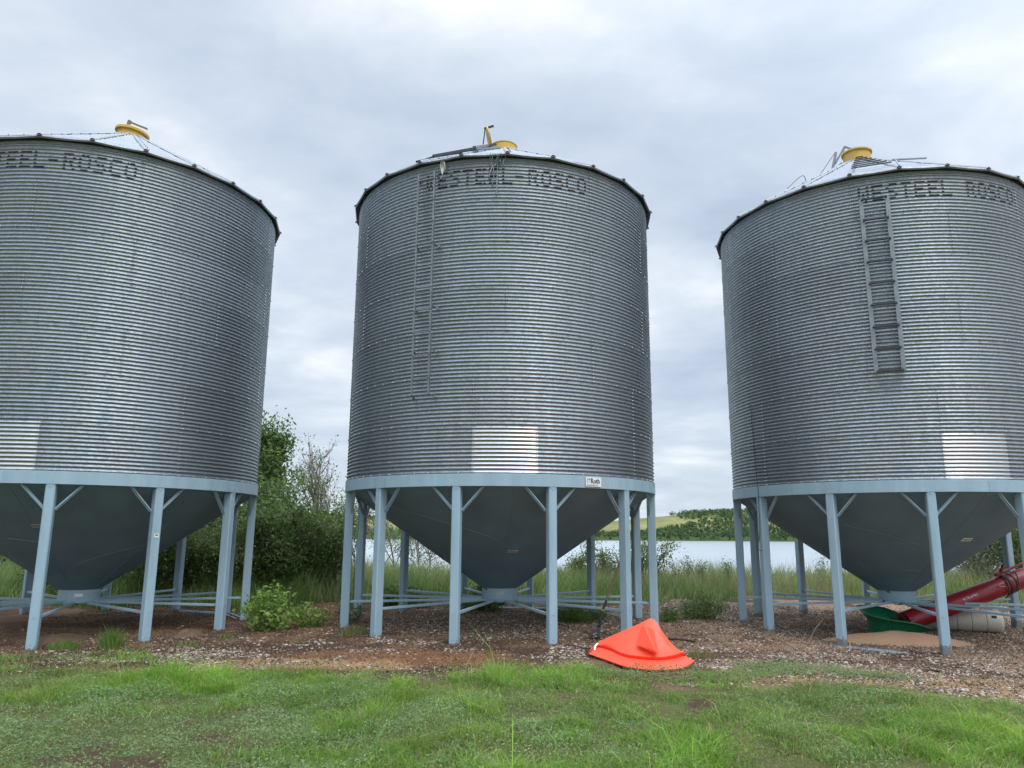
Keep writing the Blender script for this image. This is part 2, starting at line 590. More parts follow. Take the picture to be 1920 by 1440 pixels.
def roof_mb():
    mb = MB()
    n = 24
    rs = [0.27, 0.9, 0.92, 1.55, 1.57, 2.2, 2.22, 2.72, RE]
    for s in range(n):
        a0, a1 = D2R(15 * s), D2R(15 * (s + 1))
        vs = []
        for q, r in enumerate(rs):
            z = ZE + (RE - r) * TAN - (0.010 if q in (2, 4, 6) else 0)   # shallow pressed steps
            for t in (0, 0.25, 0.5, 0.75, 1):
                x = r * (math.sin(a0) * (1 - t) + math.sin(a1) * t); y = -r * (math.cos(a0) * (1 - t) + math.cos(a1) * t)
                sag = 0.012 * 4 * t * (1 - t) * (r / RE)
                vs.append((x, y, z - sag))
        # turned-down eave lip
        for dz, dr in ((-0.030, 0.012), (-0.052, -0.004)):
            for t in (0, 0.25, 0.5, 0.75, 1):
                x = (RE + dr) * (math.sin(a0) * (1 - t) + math.sin(a1) * t); y = -(RE + dr) * (math.cos(a0) * (1 - t) + math.cos(a1) * t)
                vs.append((x, y, ZE + dz - 0.012 * 4 * t * (1 - t)))
        fs = []
        for q in range(len(rs) + 1):
            for t in range(4):
                b = q * 5 + t
                fs.append((b, b + 5, b + 6, b + 1))
        mb.add(vs, fs)
    mb.lathe([(R - 0.04, WB + 7 * RH - 0.03), (R - 0.04, ZE + (RE - R + 0.04) * TAN - 0.02)], 72)   # inner eave closure
    return mb


def rib_mb():
    """one standing rib with its bolts and black faces painting the dark of its open end"""
    mb = MB()
    prof = [(-0.038, 0.002), (-0.026, 0.026), (-0.014, 0.040), (0.014, 0.040), (0.026, 0.026), (0.038, 0.002)]
    def P(r, x, h): return (x, -r + h * 0.5, ZE + (RE - r) * TAN + h * 0.87)
    vs = []
    rr = [0.30, 1.2, 2.1, RE + 0.025]
    for r in rr:
        for x, h in prof: vs.append(P(r, x * (0.55 if r < 0.5 else 1), h))
    n = len(prof)
    fs = [(i * n + k, i * n + k + 1, (i + 1) * n + k + 1, (i + 1) * n + k) for i in range(3) for k in range(n - 1)]
    mb.add(vs, fs, 0)
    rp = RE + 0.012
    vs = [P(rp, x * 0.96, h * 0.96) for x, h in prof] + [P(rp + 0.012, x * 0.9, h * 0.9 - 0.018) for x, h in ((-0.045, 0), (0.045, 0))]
    mb.add(vs, [(0, 1, 2, 3, 4, 5), (0, 5, 7, 6)], 1)  # black faces paint the shade inside the open rib end
    for k in range(9):
        r = 0.55 + k * 0.28
        c = Vector(P(r, 0.062, 0.004))
        mb.box(c, (0.012, 0.012, 0.016), None, 2)
    return mb


def leg_mb():
    mb = MB()
    rc = R - 0.06
    mb.box((0, -rc, (WB - 0.165 - 0.30) / 2), (0.135, 0.15, WB - 0.165 + 0.30), None, 0, 0.014)
    # pointed tab of the ring beam welded over the head of the leg
    f = rc + 0.0755
    z = WB - 0.17
    vs = [(-0.066, -f - 0.0045, z + 0.03), (0.066, -f - 0.0045, z + 0.03), (0.066, -f - 0.0045, z), (0, -f - 0.0045, z - 0.06), (-0.066, -f - 0.0045, z)]
    vs += [(x, y + 0.004, zz) for x, y, zz in vs]
    mb.add(vs, [(0, 4, 3, 2, 1), (0, 1, 6, 5), (1, 2, 7, 6), (2, 3, 8, 7), (3, 4, 9, 8), (4, 0, 5, 9)])
    mb.box((0.0, -f - 0.002, 0.46), (0.02, 0.012, 0.02))           # bolt head where the spoke rod is fixed
    return mb


def brace_mb(s):
    mb = MB()
    a = Vector((s * 0.07, -(R - 0.10), WB - 0.55))
    t = math.asin(0.42 / R)
    b = Vector((s * R * math.sin(t), -(R - 0.06) * math.cos(t), WB - 0.165))
    d = (b - a).normalized()
    mb.bar(a, b, 0.012, 0.045, up=(0, -1, 0))
    mb.bar(a + Vector((0, 0.02, 0)), b + Vector((0, 0.02, 0)), 0.045, 0.012, up=(0, -1, 0))
    return mb


def spoke_mb():
    mb = MB()
    mb.bar((0, -0.30, 0.44), (0, -(R - 0.135), 0.44), 0.042, 0.042, ch=0.005)
    mb.bar((0, -0.02, 0.40), (0, -0.34, 0.432), 0.042, 0.03, ch=0.004)
    return mb


def band_mb():
    mb = MB()
    z1 = WB + 0.012
    prof = [(R - 0.02, z1), (R + 0.022, z1), (R + 0.026, z1 - 0.004), (R + 0.026, WB - 0.176), (R + 0.022, WB - 0.18), (R - 0.10, WB - 0.18), (R - 0.10, WB - 0.165)]
    mb.lathe(prof, 120)
    for k in range(6):
        a = D2R(60 * k + 2.5)
        rr = R + 0.0265
        M = Matrix.Rotation(a, 4, 'Z')
        mb.box((0, -rr, WB - 0.084), (0.008, 0.006, 0.176), M)        # welded butt joints of the rolled beam
    return mb


CONE_Z0, CONE_R0 = 0.645, 0.315


def cone_mb():
    mb = MB()
    mb.lathe([(CONE_R0, CONE_Z0), (1.15, CONE_Z0 + (WB - 0.16 - CONE_Z0) * (1.15 - CONE_R0) / (R - 0.03 - CONE_R0)),
              (2.0, CONE_Z0 + (WB - 0.16 - CONE_Z0) * (2.0 - CONE_R0) / (R - 0.03 - CONE_R0)), (R - 0.03, WB - 0.16)], 120)
    for k in range(6):                                             # lapped and welded sheet joints
        pts = [cone_pt(60 * k + 3 + 0.5 * math.sin(q), CONE_R0 + 0.04 + (R - 0.1 - CONE_R0) * q / 10, 0.0) for q in range(11)]
        mb.tube(pts, 0.007, 5)
    return mb


def cone_pt(a, r, off=0.004):
    a = D2R(a)
    k = (WB - 0.16 - CONE_Z0) / (R - 0.03 - CONE_R0)
    z = CONE_Z0 + (r - CONE_R0) * k
    nr = Vector((k, -1)).normalized() * off
    rr = r + nr.x
    return Vector((rr * math.sin(a), -rr * math.cos(a), z + nr.y))


def weld_mb(segs):
    mb = MB()
    for (a0, r0, a1, r1) in segs:
        pts = [cone_pt(a0 + (a1 - a0) * t / 16, r0 + (r1 - r0) * t / 16, 0.002) for t in range(17)]
        mb.tube(pts, 0.0042, 5)
    return mb


def collar_mb():
    mb = MB()
    mb.lathe([(0.30, 0.66), (0.335, 0.655), (0.335, 0.49), (0.345, 0.485), (0.345, 0.455), (0.05, 0.452)], 40)
    mb.box((0, -0.05, 0.446), (0.62, 0.66, 0.016))                  # slide gate plate
    mb.bar((-0.1, -0.36, 0.436), (0.1, -0.36, 0.436), 0.03, 0.03)
    return mb


def base_ring_mb(z0, sx=0.0, sy=0.0):
    mb = MB()
    for k in range(12):
        a0, a1 = D2R(15 + 30 * k), D2R(45 + 30 * k)
        for rr, w in ((R - 0.10, 0.05), (R + 0.03, 0.05)):
            p = Vector((rr * math.sin(a0), -rr * math.cos(a0), 0)); q = Vector((rr * math.sin(a1), -rr * math.cos(a1), 0))
            p.z = z0 + sx * p.x + sy * p.y; q.z = z0 + sx * q.x + sy * q.y
            mb.bar(p, q, w, 0.035)
    return mb


def dome_lid(mb, c, r, h, M=None, mi=0):
    T = Matrix.Translation(c)
    if M: T = T @ M
    mb.lathe([(r, 0), (r + 0.006, 0.004), (r + 0.006, h * 0.55), (r * 0.9, h * 0.8), (r * 0.5, h), (0.001, h * 1.08)], 36, T, mi)
    mb.lathe([(r, 0), (0.001, 0.0)], 36, T, mi)


ZT = ZE + (RE - 0.27) * TAN      # top of the roof cone


def collar_top_mb(h):
    mb = MB()
    mb.lathe([(0.30, ZT - 0.03), (0.30, ZT + 0.02), (0.275, ZT + 0.03), (0.275, ZT + h), (0.285, ZT + h), (0.285, ZT + h + 0.015), (0.26, ZT + h + 0.012), (0.26, ZT - 0.05)], 40)
    return mb


# shared meshes, built once on the first bin
def build_common(root):
    parts = {}
    tones = np.random.default_rng(3)
    for j in range(7):
        V, F, A = wall_strip(-0.012 if j else 0.0, RH, 0, 2 * np.pi, j, 0.0)
        ang = (np.degrees(A) - SEAM[j]) % 360
        tv = 1 + tones.uniform(-0.11, 0.11, 6)
        c = tv[(ang // 60).astype(int) % 6]
        o = np_mesh('wall_ring', V, [F], MAT['wall'], np.repeat(c[:, None], 3, 1), root, True)
        o.data.materials.append(MAT['zinc'])
        b = bolts_mb(j).build('bolts', MAT['zinc'], o, None)
        b['kind'] = 'stuff'
    V, F, A = wall_strip(0.006, RH - 0.004, D2R(-10.3), D2R(10.3), 0, 0.0035, 8, 12)
    o = np_mesh('access_panel', V, [F], MAT['panel'], np.ones((len(V), 3)), root, True)
    o['label'] = 'bright new galvanised sheet'
    mb = MB()
    for s in (-1, 1):
        for k in range(12):
            a = D2R(10 * s); z = PITCHC * (k + 0.5)
            rad = float(prof_r(np.array([z]), 0)[0]) + 0.0035
            mb.box((0, -rad, z + WB), (0.02, 0.016, 0.02), Matrix.Rotation(a, 4, 'Z'))
    b = mb.build('bolts', MAT['zinc'], o, None); b['kind'] = 'stuff'
    band_mb().build('ring_beam', MAT['blue'], root)
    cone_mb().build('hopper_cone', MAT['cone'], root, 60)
    first = None
    lm, b1, b2, sm = None, None, None, None
    for k in range(12):
        if k == 0:
            leg = leg_mb().build('leg', MAT['leg'], root, 30)
            br = [brace_mb(-1).build('brace', MAT['blue'], leg), brace_mb(1).build('brace', MAT['blue'], leg)]
            sp = spoke_mb().build('spoke_rod', MAT['blue'], root)
            lm, b1, b2, sm = leg.data, br[0].data, br[1].data, sp.data
        else:
            leg = link_mesh('leg', lm, root)
            link_mesh('brace', b1, leg); link_mesh('brace', b2, leg)
            sp = link_mesh('spoke_rod', sm, root)
        a = D2R(15 + 30 * k)
        leg.rotation_euler = (0, 0, a); sp.rotation_euler = (0, 0, a)
        sp.location = (0, 0, 0.0015 * k)
    V = None
    rf = roof_mb().build('roof', MAT['roofm'], root, 20)
    set_white(rf)
    rib = None
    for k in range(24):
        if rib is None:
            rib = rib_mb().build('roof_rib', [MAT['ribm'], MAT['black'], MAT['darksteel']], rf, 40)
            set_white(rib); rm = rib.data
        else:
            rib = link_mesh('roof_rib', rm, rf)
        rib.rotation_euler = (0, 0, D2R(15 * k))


def set_white(o):
    a = o.data.color_attributes.new('Col', 'FLOAT_COLOR', 'POINT')
    a.data.foreach_set('color', np.ones(len(o.data.vertices) * 4, np.float32))


def copy_tree(o, parent=None):
    c = o.copy()
    COL.objects.link(c)
    if parent: c.parent = parent
    for ch in list(o.children):
        copy_tree(ch, c)
    return c


BINS = [(-0.205, 14.511, -0.023, 2.03), (-7.783, 13.962, -0.057, 3.56), (7.388, 14.799, -0.049, 0.8)]
b0 = empty('grain_bin', BINS[0][:3], D2R(BINS[0][3]))
build_common(b0)
b1 = copy_tree(b0); b1.location = BINS[1][:3]; b1.rotation_euler = (0, 0, D2R(BINS[1][3]))
b2 = copy_tree(b0); b2.location = BINS[2][:3]; b2.rotation_euler = (0, 0, D2R(BINS[2][3]))
GB = 'galvanised hopper-bottom grain bins on pale blue legs'
tag(b0, 'middle galvanised hopper bin with narrow pipe ladder, white sign and flipped-open lid', 'grain bin', GB)
tag(b1, 'galvanised hopper bin without ladder, closed yellow lid, cut off by the left edge', 'grain bin', GB)
tag(b2, 'galvanised hopper bin with wide channel ladder and red auger under its cone', 'grain bin', GB)

rnd = random.Random(4)
stencil('WESTEEL-ROSCO', b0, rnd)
stencil('WESTEEL-ROSCO', b1, rnd)
stencil('WESTEEL ROSCO', b2, rnd)


def label_plate(parent, a, r, w, h, mat, name='warning_label', lines=2):
    c = cone_pt(a, r, 0.004)
    k = (WB - 0.16 - CONE_Z0) / (R - 0.03 - CONE_R0)
    aa = D2R(a)
    up = Vector((math.sin(aa), -math.cos(aa), k)).normalized()
    side = Vector((math.cos(aa), math.sin(aa), 0))
    nrm = side.cross(up).normalized()
    M = Matrix((side, up, nrm)).transposed().to_4x4(); M.translation = c
    mb = MB()
    mb.box((0, 0, 0), (w, h, 0.006), M, 0)
    o = mb.build(name, mat, parent)
    mb = MB()
    for q in range(lines):
        mb.box((-0.01 * q, h * (0.2 - 0.3 * q), 0.004), (w * (0.75 - 0.15 * q), h * 0.10, 0.004), M, 0)
    mb.build('label_print', MAT['cordm'], o)


# cone details that differ from bin to bin
weld_mb([(-52, 2.45, -2, 1.62)]).build('weld_line', MAT['weldm'], b0)
weld_mb([(6, 1.55, -16, 1.66), (20, 1.02, 66, 1.55)]).build('weld_line', MAT['weldm'], b1)
weld_mb([(-48, 2.1, -4, 1.5), (-20, 0.95, 0, 0.92)]).build('weld_line', MAT['weldm'], b2)
label_plate(b0, 8, 1.35, 0.17, 0.07, MAT['tagm'])
label_plate(b1, 5, 1.95, 0.17, 0.09, MAT['tagm'])
label_plate(b2, 14, 1.75, 0.20, 0.09, MAT['white'])
for b, m in ((b0, MAT['blue_worn']), (b1, MAT['blue']), (b2, MAT['blue_worn'])):
    o = collar_mb().build('discharge_collar', m, b)
mb = MB(); mb.box((0, -0.337, 0.57), (0.13, 0.01, 0.05), Matrix.Rotation(D2R(24), 4, 'Z')); mb.build('warning_label', MAT['white'], b1)
mb = MB(); mb.box((0, -0.337, 0.58), (0.12, 0.008, 0.04), Matrix.Rotation(D2R(2), 4, 'Z')); mb.build('warning_label', MAT['tagm'], b0)
base_ring_mb(-0.015, 0.004, 0.012).build('base_ring', MAT['blue_worn'], b0)
base_ring_mb(-0.05, 0.02, 0.012).build('base_ring', MAT['blue_worn'], b1)
base_ring_mb(-0.17, -0.034, 0.0).build('base_ring', MAT['blue_worn'], b2)


def local_dir(a): a = D2R(a); return Vector((math.sin(a), -math.cos(a), 0)), Vector((math.cos(a), math.sin(a), 0))


# small spec plate on one leg of the left bin
n_, t_ = local_dir(15 + 0)
M = Matrix.Rotation(D2R(45), 4, 'Z')
mb = MB(); mb.box((0, -(R - 0.06 + 0.079), 1.62), (0.075, 0.006, 0.06), M)
o = mb.build('spec_plate', MAT['white'], b1)
mb = MB(); mb.box((0, -(R - 0.06 + 0.0825), 1.63), (0.045, 0.003, 0.018), M); mb.build('label_print', MAT['stencil'], o)


# maker's sign on the ring beam of the middle bin
def text_mesh(body, size, depth=0.001):
    cu = bpy.data.curves.new('t', 'FONT')
    cu.body = body; cu.size = size; cu.extrude = depth; cu.align_x = 'LEFT'
    cu.resolution_u = 3
    o = bpy.data.objects.new('t', cu); COL.objects.link(o)
    dg = bpy.context.evaluated_depsgraph_get()
    me = bpy.data.meshes.new_from_object(o.evaluated_get(dg))
    bpy.data.objects.remove(o); bpy.data.curves.remove(cu)
    return me


def put_text(name, body, size, M, mat, parent, bold=0.0, sx=1.0):
    me = text_mesh(body, size)
    me.materials.clear(); me.materials.append(mat)
    me.transform(M @ Matrix.Scale(sx, 4, (1, 0, 0)))
    o = link_mesh(name, me, parent)
    if bold:
        vs = [v.co.copy() for v in me.vertices]
    return o


rs = R + 0.036
n_, t_ = local_dir(29.0)
SM = Matrix((t_, Vector((0, 0, 1)), n_)).transposed().to_4x4()
SM.translation = n_ * rs + Vector((0, 0, WB - 0.082))
mb = MB(); mb.box((0, 0, 0), (0.30, 0.145, 0.012), SM)
sign = mb.build('maker_sign', MAT['white'], b0)
sign['label'] = 'white sign reading Roth'
for dx in (0, 0.003, 0.006):
    put_text('sign_lettering', 'Roth', 0.115, SM @ Matrix.Translation((-0.062 + dx, -0.022, 0.007 + dx * 0.1)), MAT['stencil'], sign, sx=0.80)
put_text('sign_lettering', 'enterprises inc.', 0.036, SM @ Matrix.Translation((-0.138, -0.060, 0.007)), MAT['stencil'], sign, sx=1.05)
mb = MB()
mb.box((-0.128, 0.012, 0.007), (0.008, 0.07, 0.002), SM); mb.box((-0.099, 0.045, 0.007), (0.066, 0.008, 0.002), SM)
mb.box((-0.090, 0.012, 0.0075), (0.008, 0.06, 0.002), SM); mb.box((-0.080, 0.034, 0.0076), (0.026, 0.007, 0.002), SM)
mb.build('sign_emblem', MAT['cordm'], sign)


# ladders
def pipe_ladder(parent):
    L0 = empty('ladder', (0, 0, 0)); L0.parent = parent
    n_, t_ = local_dir(-26.6)
    off = R + 0.15
    z0, z1 = WB + 1.27, WB + 5.10
    for s in (-1, 1):
        mb = MB()
        p = n_ * off + t_ * (0.155 * s)
        mb.bar(p + Vector((0, 0, z0)), p + Vector((0, 0, z1)), 0.028, 0.012, up=n_)
        mb.bar(p + n_ * -0.012 + t_ * s * 0.010 + Vector((0, 0, z0)), p + n_ * -0.012 + t_ * s * 0.010 + Vector((0, 0, z1)), 0.010, 0.03, up=n_)
        for z in (z0 + 0.01, z0 + 0.75, z0 + 1.48, z0 + 2.55, z1 - 0.06):
            q = p + Vector((0, 0, z))
            mb.bar(q, q - n_ * 0.17 + t_ * s * 0.05 + Vector((0, 0, -0.03)), 0.022, 0.01)
            mb.box(q - n_ * 0.12 + t_ * s * 0.055 + Vector((0, 0, -0.03)), (0.03, 0.03, 0.03))
        mb.build('rail', MAT['ladder'], L0)
    for k in range(10):
        mb = MB()
        z = z0 + 0.27 + k * 0.381
        a = n_ * (off + 0.012) - t_ * 0.155 + Vector((0, 0, z)); b = n_ * (off + 0.012) + t_ * 0.155 + Vector((0, 0, z))
        mb.bar(a, b, 0.03, 0.018)
        mb.build('rung', MAT['ladder'], L0)
    return L0


def channel_ladder(parent):
    L0 = empty('ladder', (0, 0, 0)); L0.parent = parent
    n_, t_ = local_dir(-23.4)
    off = R + 0.10
    z0, z1 = WB + 1.79, WB + 4.87
    for s in (-1, 1):
        mb = MB()
        p = n_ * off + t_ * (0.205 * s)
        up = Vector((0, 0, 1))
        mb.bar(p + up * z0, p + up * z1, 0.062, 0.006, up=n_)
        for e in (-1, 1):
            q = p + t_ * (0.031 * e) + n_ * -0.02
            mb.bar(q + up * z0, q + up * z1, 0.006, 0.045, up=n_)
        for z in (z0 + 0.2, z0 + 1.6, z1 - 0.2):
            mb.bar(p + up * z, p - n_ * 0.12 + up * z, 0.04, 0.008)
        mb.build('rail', MAT['ladder'], L0)
    for k in range(9):
        z = z0 + 0.012 + k * 0.381
        if z > z1: break
        mb = MB()
        a = n_ * (off + 0.018) - t_ * 0.20 + Vector((0, 0, z)); b = n_ * (off + 0.018) + t_ * 0.20 + Vector((0, 0, z))
        mb.bar(a, b, 0.05, 0.026)
        mb.build('rung', [MAT['darksteel']], L0)
    return L0


pipe_ladder(b0)
channel_ladder(b2)


# roof tops
def roof_pt(a, r, h=0.0, side=0.0):
    n, t = local_dir(a)
    return n * r + t * side + Vector((0, 0, ZE + (RE - r) * TAN + h))


# left bin: closed lid with hinge bracket
collar_top_mb(0.10).build('fill_collar', MAT['yellow'], b1)
mb = MB()
dome_lid(mb, (0, 0, ZT + 0.115), 0.315, 0.09, Matrix.Rotation(D2R(7), 4, 'Y'))
lid = mb.build('lid', MAT['yellow'], b1)
mb = MB()
n_, t_ = local_dir(29)
top = Vector((0, 0, ZT + 0.42))
mb.bar(-t_ * 0.12 + Vector((0, 0, ZT + 0.14)), -t_ * 0.07 + Vector((0, 0, ZT + 0.40)), 0.09, 0.07, ch=0.01)
mb.bar(-t_ * 0.06 + Vector((0, 0, ZT + 0.38)), t_ * 0.27 + Vector((0, 0, ZT + 0.33)), 0.025, 0.03)
mb.bar(t_ * 0.27 + Vector((0, 0, ZT + 0.08)), t_ * 0.27 + Vector((0, 0, ZT + 0.36)), 0.08, 0.07, ch=0.01)
mb.build('lid_handle', MAT['cordm'], lid)

# middle bin: open collar, lid swung back on its hinge
collar_top_mb(0.15).build('fill_collar', MAT['yellow'], b0)
mb = MB()
Ml = Matrix.Rotation(D2R(-104), 4, 'Y')
dome_lid(mb, (-0.30, 0.0, ZT + 0.36), 0.24, 0.05, Ml)
lid = mb.build('lid', MAT['yellow'], b0)
mb = MB()
mb.bar((-0.46, -0.05, ZT - 0.05), (-0.40, -0.05, ZT + 0.55), 0.022, 0.022)
mb.bar((-0.42, -0.05, ZT + 0.55), (-0.22, -0.05, ZT + 0.62), 0.035, 0.035)
mb.bar((-0.27, 0.05, ZT + 0.02), (-0.27, 0.05, ZT + 0.16), 0.03, 0.05)
mb.build('lid_hinge', MAT['rustiron'], lid)

# right bin: lid shut, hinge frame and lever
collar_top_mb(0.20).build('fill_collar', MAT['yellow'], b2)
mb = MB()
n_, t_ = local_dir(-26)
dome_lid(mb, (0, 0, ZT + 0.215), 0.30, 0.06)
lid = mb.build('lid', MAT['yellow'], b2)
mb = MB()
Z = lambda h: Vector((0, 0, ZT + h))
mb.bar(-t_ * 0.52 + Z(-0.12), -t_ * 0.40 + Z(0.36), 0.08, 0.05)
mb.bar(-t_ * 0.44 + Z(0.10), -t_ * 0.22 + Z(0.46), 0.035, 0.035)
mb.bar(-t_ * 0.22 + Z(0.46), t_ * 0.06 + Z(0.28), 0.035, 0.035)
mb.bar(-t_ * 0.22 + Z(0.46), -t_ * 0.28 + Z(0.22), 0.025, 0.025)
mb.bar(-t_ * 0.48 + Z(-0.06), -t_ * 0.29 + Z(0.08), 0.04, 0.06)
mb.build('lid_lever', MAT['ladder'], lid)


# roof steps of the right bin (between two ribs) and the roof ladder of the middle bin
def roof_steps(parent, a, radii, half):
    for r in radii:
        mb = MB()
        w = r * math.tan(D2R(half))
        n, t = local_dir(a)
        p = roof_pt(a, r, 0.06)
        mb.bar(p - t * w, p + t * w, 0.035, 0.010)
        mb.bar(p - t * (w - 0.03), p - t * (w - 0.03) + Vector((0, 0, -0.07)), 0.02, 0.02)
        mb.bar(p + t * (w - 0.03), p + t * (w - 0.03) + Vector((0, 0, -0.07)), 0.02, 0.02)
        mb.build('roof_step', MAT['darksteel'], parent)


roof_steps(b2, -22.5, [0.55, 0.9, 1.25, 1.6, 1.95, 2.3, 2.62], 7.2)
mb = MB()
n_, t_ = local_dir(-7.5)
pp = roof_pt(-7.5, 2.5, 0.09)
mb.bar(pp - t_ * 0.30, pp + t_ * 0.28, 0.03, 0.02); mb.bar(pp - t_ * 0.25, roof_pt(-7.5, 2.75, 0.0, -0.30), 0.02, 0.02)
mb.build('roof_bracket', MAT['ladder'], b2)
RL = empty('roof_ladder', (0, 0, 0)); RL.parent = b0
for s in (-0.2, 0.2):
    mb = MB(); mb.bar(roof_pt(-37, 2.45, 0.075, s), roof_pt(-37, 0.55, 0.075, s), 0.03, 0.045); mb.build('rail', MAT['darksteel'], RL)
for k in range(7):
    r = 0.68 + k * 0.27
    mb = MB(); mb.bar(roof_pt(-37, r, 0.07, -0.2), roof_pt(-37, r, 0.07, 0.2), 0.035, 0.03); mb.build('rung', MAT['darksteel'], RL)
mb = MB()
n_, t_ = local_dir(-7.5)
pp = roof_pt(-7.5, 1.4, 0.07)
mb.bar(roof_pt(-7.5, 1.0, 0.09, -0.22), roof_pt(-7.5, 2.4, 0.09, -0.26), 0.06, 0.04); mb.bar(roof_pt(-7.5, 2.35, 0.05, -0.26), roof_pt(-7.5, 2.35, 0.05, 0.2), 0.03, 0.03)
mb.build('roof_bracket', MAT['ladder'], b0)

W0 = Matrix.Translation(BINS[0][:3]) @ Matrix.Rotation(D2R(BINS[0][3]), 4, 'Z')
W2 = Matrix.Translation(BINS[2][:3]) @ Matrix.Rotation(D2R(BINS[2][3]), 4, 'Z')


# ------------------------------------------------------------------ terrain
def ground_h(x, y):
    x = np.asarray(x, float); y = np.asarray(y, float)
    h = -0.15 * sstep(3.2, 6.0, x) * (1 - sstep(17, 22, y)) - 0.06 * sstep(-3.0, -7.0, x)
    h = h + 0.06 * (fbm(x, y, 0.35, 2) - 0.5) + 0.04 * (fbm(x, y, 1.7, 3) - 0.5)
    h = h + 0.10 * sstep(16.2, 18.0, y) * sstep(3.0, 4.5, x) * (1 - sstep(6.3, 7.4, x)) * (1 - sstep(19.5, 22, y))
    d = np.maximum(0, y - 23.5 + 1.2 * (fbm(x, y, 0.15, 8) - 0.5))
    h = h - np.minimum(d * 0.135, 6.0)
    k = 1 - sstep(0.9, 1.5, np.sqrt(((x - 1.75) / 1.1) ** 2 + ((y - 10.4) / 0.9) ** 2))
    h = h * (1 - k) - 0.015 * k
    return h


WATER_Z = -3.2

SOIL = {
    'gravel': np.array(lin(142, 118, 97)), 'dark': np.array(lin(74, 58, 48)), 'brown': np.array(lin(114, 90, 70)),
    'rust': np.array(lin(126, 90, 64)), 'straw': np.array(lin(166, 138, 100)), 'turf': np.array(lin(96, 96, 60)) * 0.9, 'mud': np.array(lin(96, 84, 72))}


def edge_y(x):
    """front edge of the bare ground, where the lawn begins"""
    return np.interp(x, [-14, -6.5, -4.1, -2.25, -1.0, 0.3, 1.1, 3.2, 4.5, 5.6, 14], [10.1, 9.8, 9.1, 9.1, 9.2, 9.35, 8.45, 8.6, 8.75, 8.5, 8.3])


def blob(x, y, cx, cy, rx, ry, n=0.35, seed=0):
    d = np.sqrt(((x - cx) / rx) ** 2 + ((y - cy) / ry) ** 2) + n * (fbm(x, y, 1.3, 30 + seed) - 0.5) * 2
    return 1 - sstep(0.75, 1.15, d)


def soil_color(x, y):
    n1 = fbm(x, y, 0.9, 11); n2 = fbm(x, y, 2.4, 12); n3 = fbm(x, y, 7.0, 13, 3)
    mix = lambda a, b, k: a * (1 - k[..., None]) + b * k[..., None]
    c = np.broadcast_to(SOIL['brown'], x.shape + (3,)).copy()
    c = mix(c, SOIL['gravel'], sstep(1.6, 4.2, x + (n1 - 0.5) * 2.5))
    c = mix(c, SOIL['dark'], sstep(0.50, 0.62, n1 * 0.6 + n2 * 0.4 + 0.06 * (1 - sstep(1, 3, x))) * 0.85)
    # wet dark soil in front of the left and middle bins
    c = mix(c, SOIL['dark'], np.maximum(blob(x, y, -4.0, 10.8, 2.6, 0.9, 0.5, 1), blob(x, y, 0.6, 11.0, 2.0, 0.55, 0.5, 2)) * 0.9)
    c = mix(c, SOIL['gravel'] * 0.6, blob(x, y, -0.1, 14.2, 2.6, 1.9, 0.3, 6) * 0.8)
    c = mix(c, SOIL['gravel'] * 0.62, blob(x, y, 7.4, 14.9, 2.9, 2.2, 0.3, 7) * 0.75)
    c = mix(c, SOIL['rust'], np.maximum(blob(x, y, -1.7, 10.6, 1.9, 0.6, 0.4, 3), blob(x, y, -4.1, 16.0, 0.7, 2.3, 0.4, 4)) * 0.9)
    c = mix(c, SOIL['straw'], np.maximum(blob(x, y, -2.8, 10.0, 1.3, 0.45, 0.6, 5) * 0.7, blob(x, y, 5.2, 9.6, 2.6, 0.7, 0.6, 9) * 0.55))
    c = mix(c, SOIL['dark'] * 1.15, blob(x, y, 4.2, 11.0, 1.7, 0.5, 0.5, 10) * 0.7)
    c = mix(c, SOIL['straw'] * 0.8, blob(x, y, -8, 13, 2.5, 1.2, 0.5, 14) * 0.5)
    e = edge_y(x) + (n2 - 0.5) * 0.9
    turf = 1 - sstep(-0.25, 0.25, y - e)
    c = mix(c, SOIL['turf'], turf)
    bare = sstep(0.635, 0.70, n1 * 0.55 + n2 * 0.45) * turf
    c = mix(c, SOIL['dark'] * 1.2, bare)
    far = sstep(17.8, 20.5, y + (n1 - 0.5) * 2 - 1.8 * sstep(5.2, 6.6, x))
    c = mix(c, SOIL['turf'] * 0.6, far)
    c = c * (0.75 + 0.5 * n3)[..., None]
    return c


def axis(lo, hi, step, far, g=1.16):
    a = list(np.arange(lo, hi + 1e-6, step))
    s = step; p = hi
    up = []
    while p < far[1]:
        s *= g; p += s; up.append(p)
    s = step; p = lo; dn = []
    while p > far[0]:
        s *= g; p -= s; dn.append(p)
    return np.array(dn[::-1] + a + up)


gx = axis(-13, 14, 0.09, (-2500, 2500)); gy = axis(4.5, 20.5, 0.09, (-1500, 2600))
X, Y = np.meshgrid(gx, gy)
Zg = ground_h(X, Y)
near = (Y < 24)
Zg = Zg + np.where(near, 0.018 * (vnoise(X, Y, 6.5, 21) - 0.5) + 0.012 * (vnoise(X, Y, 11, 22) - 0.5), 0)
V = np.stack([X, Y, Zg], 2).reshape(-1, 3)
nx, ny = len(gx), len(gy)
I = (np.arange(ny - 1)[:, None] * nx + np.arange(nx - 1)[None]).ravel()
F = np.stack([I, I + 1, I + 1 + nx, I + nx], 1)
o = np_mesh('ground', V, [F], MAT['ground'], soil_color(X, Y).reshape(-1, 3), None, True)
tag(o, kind='structure')


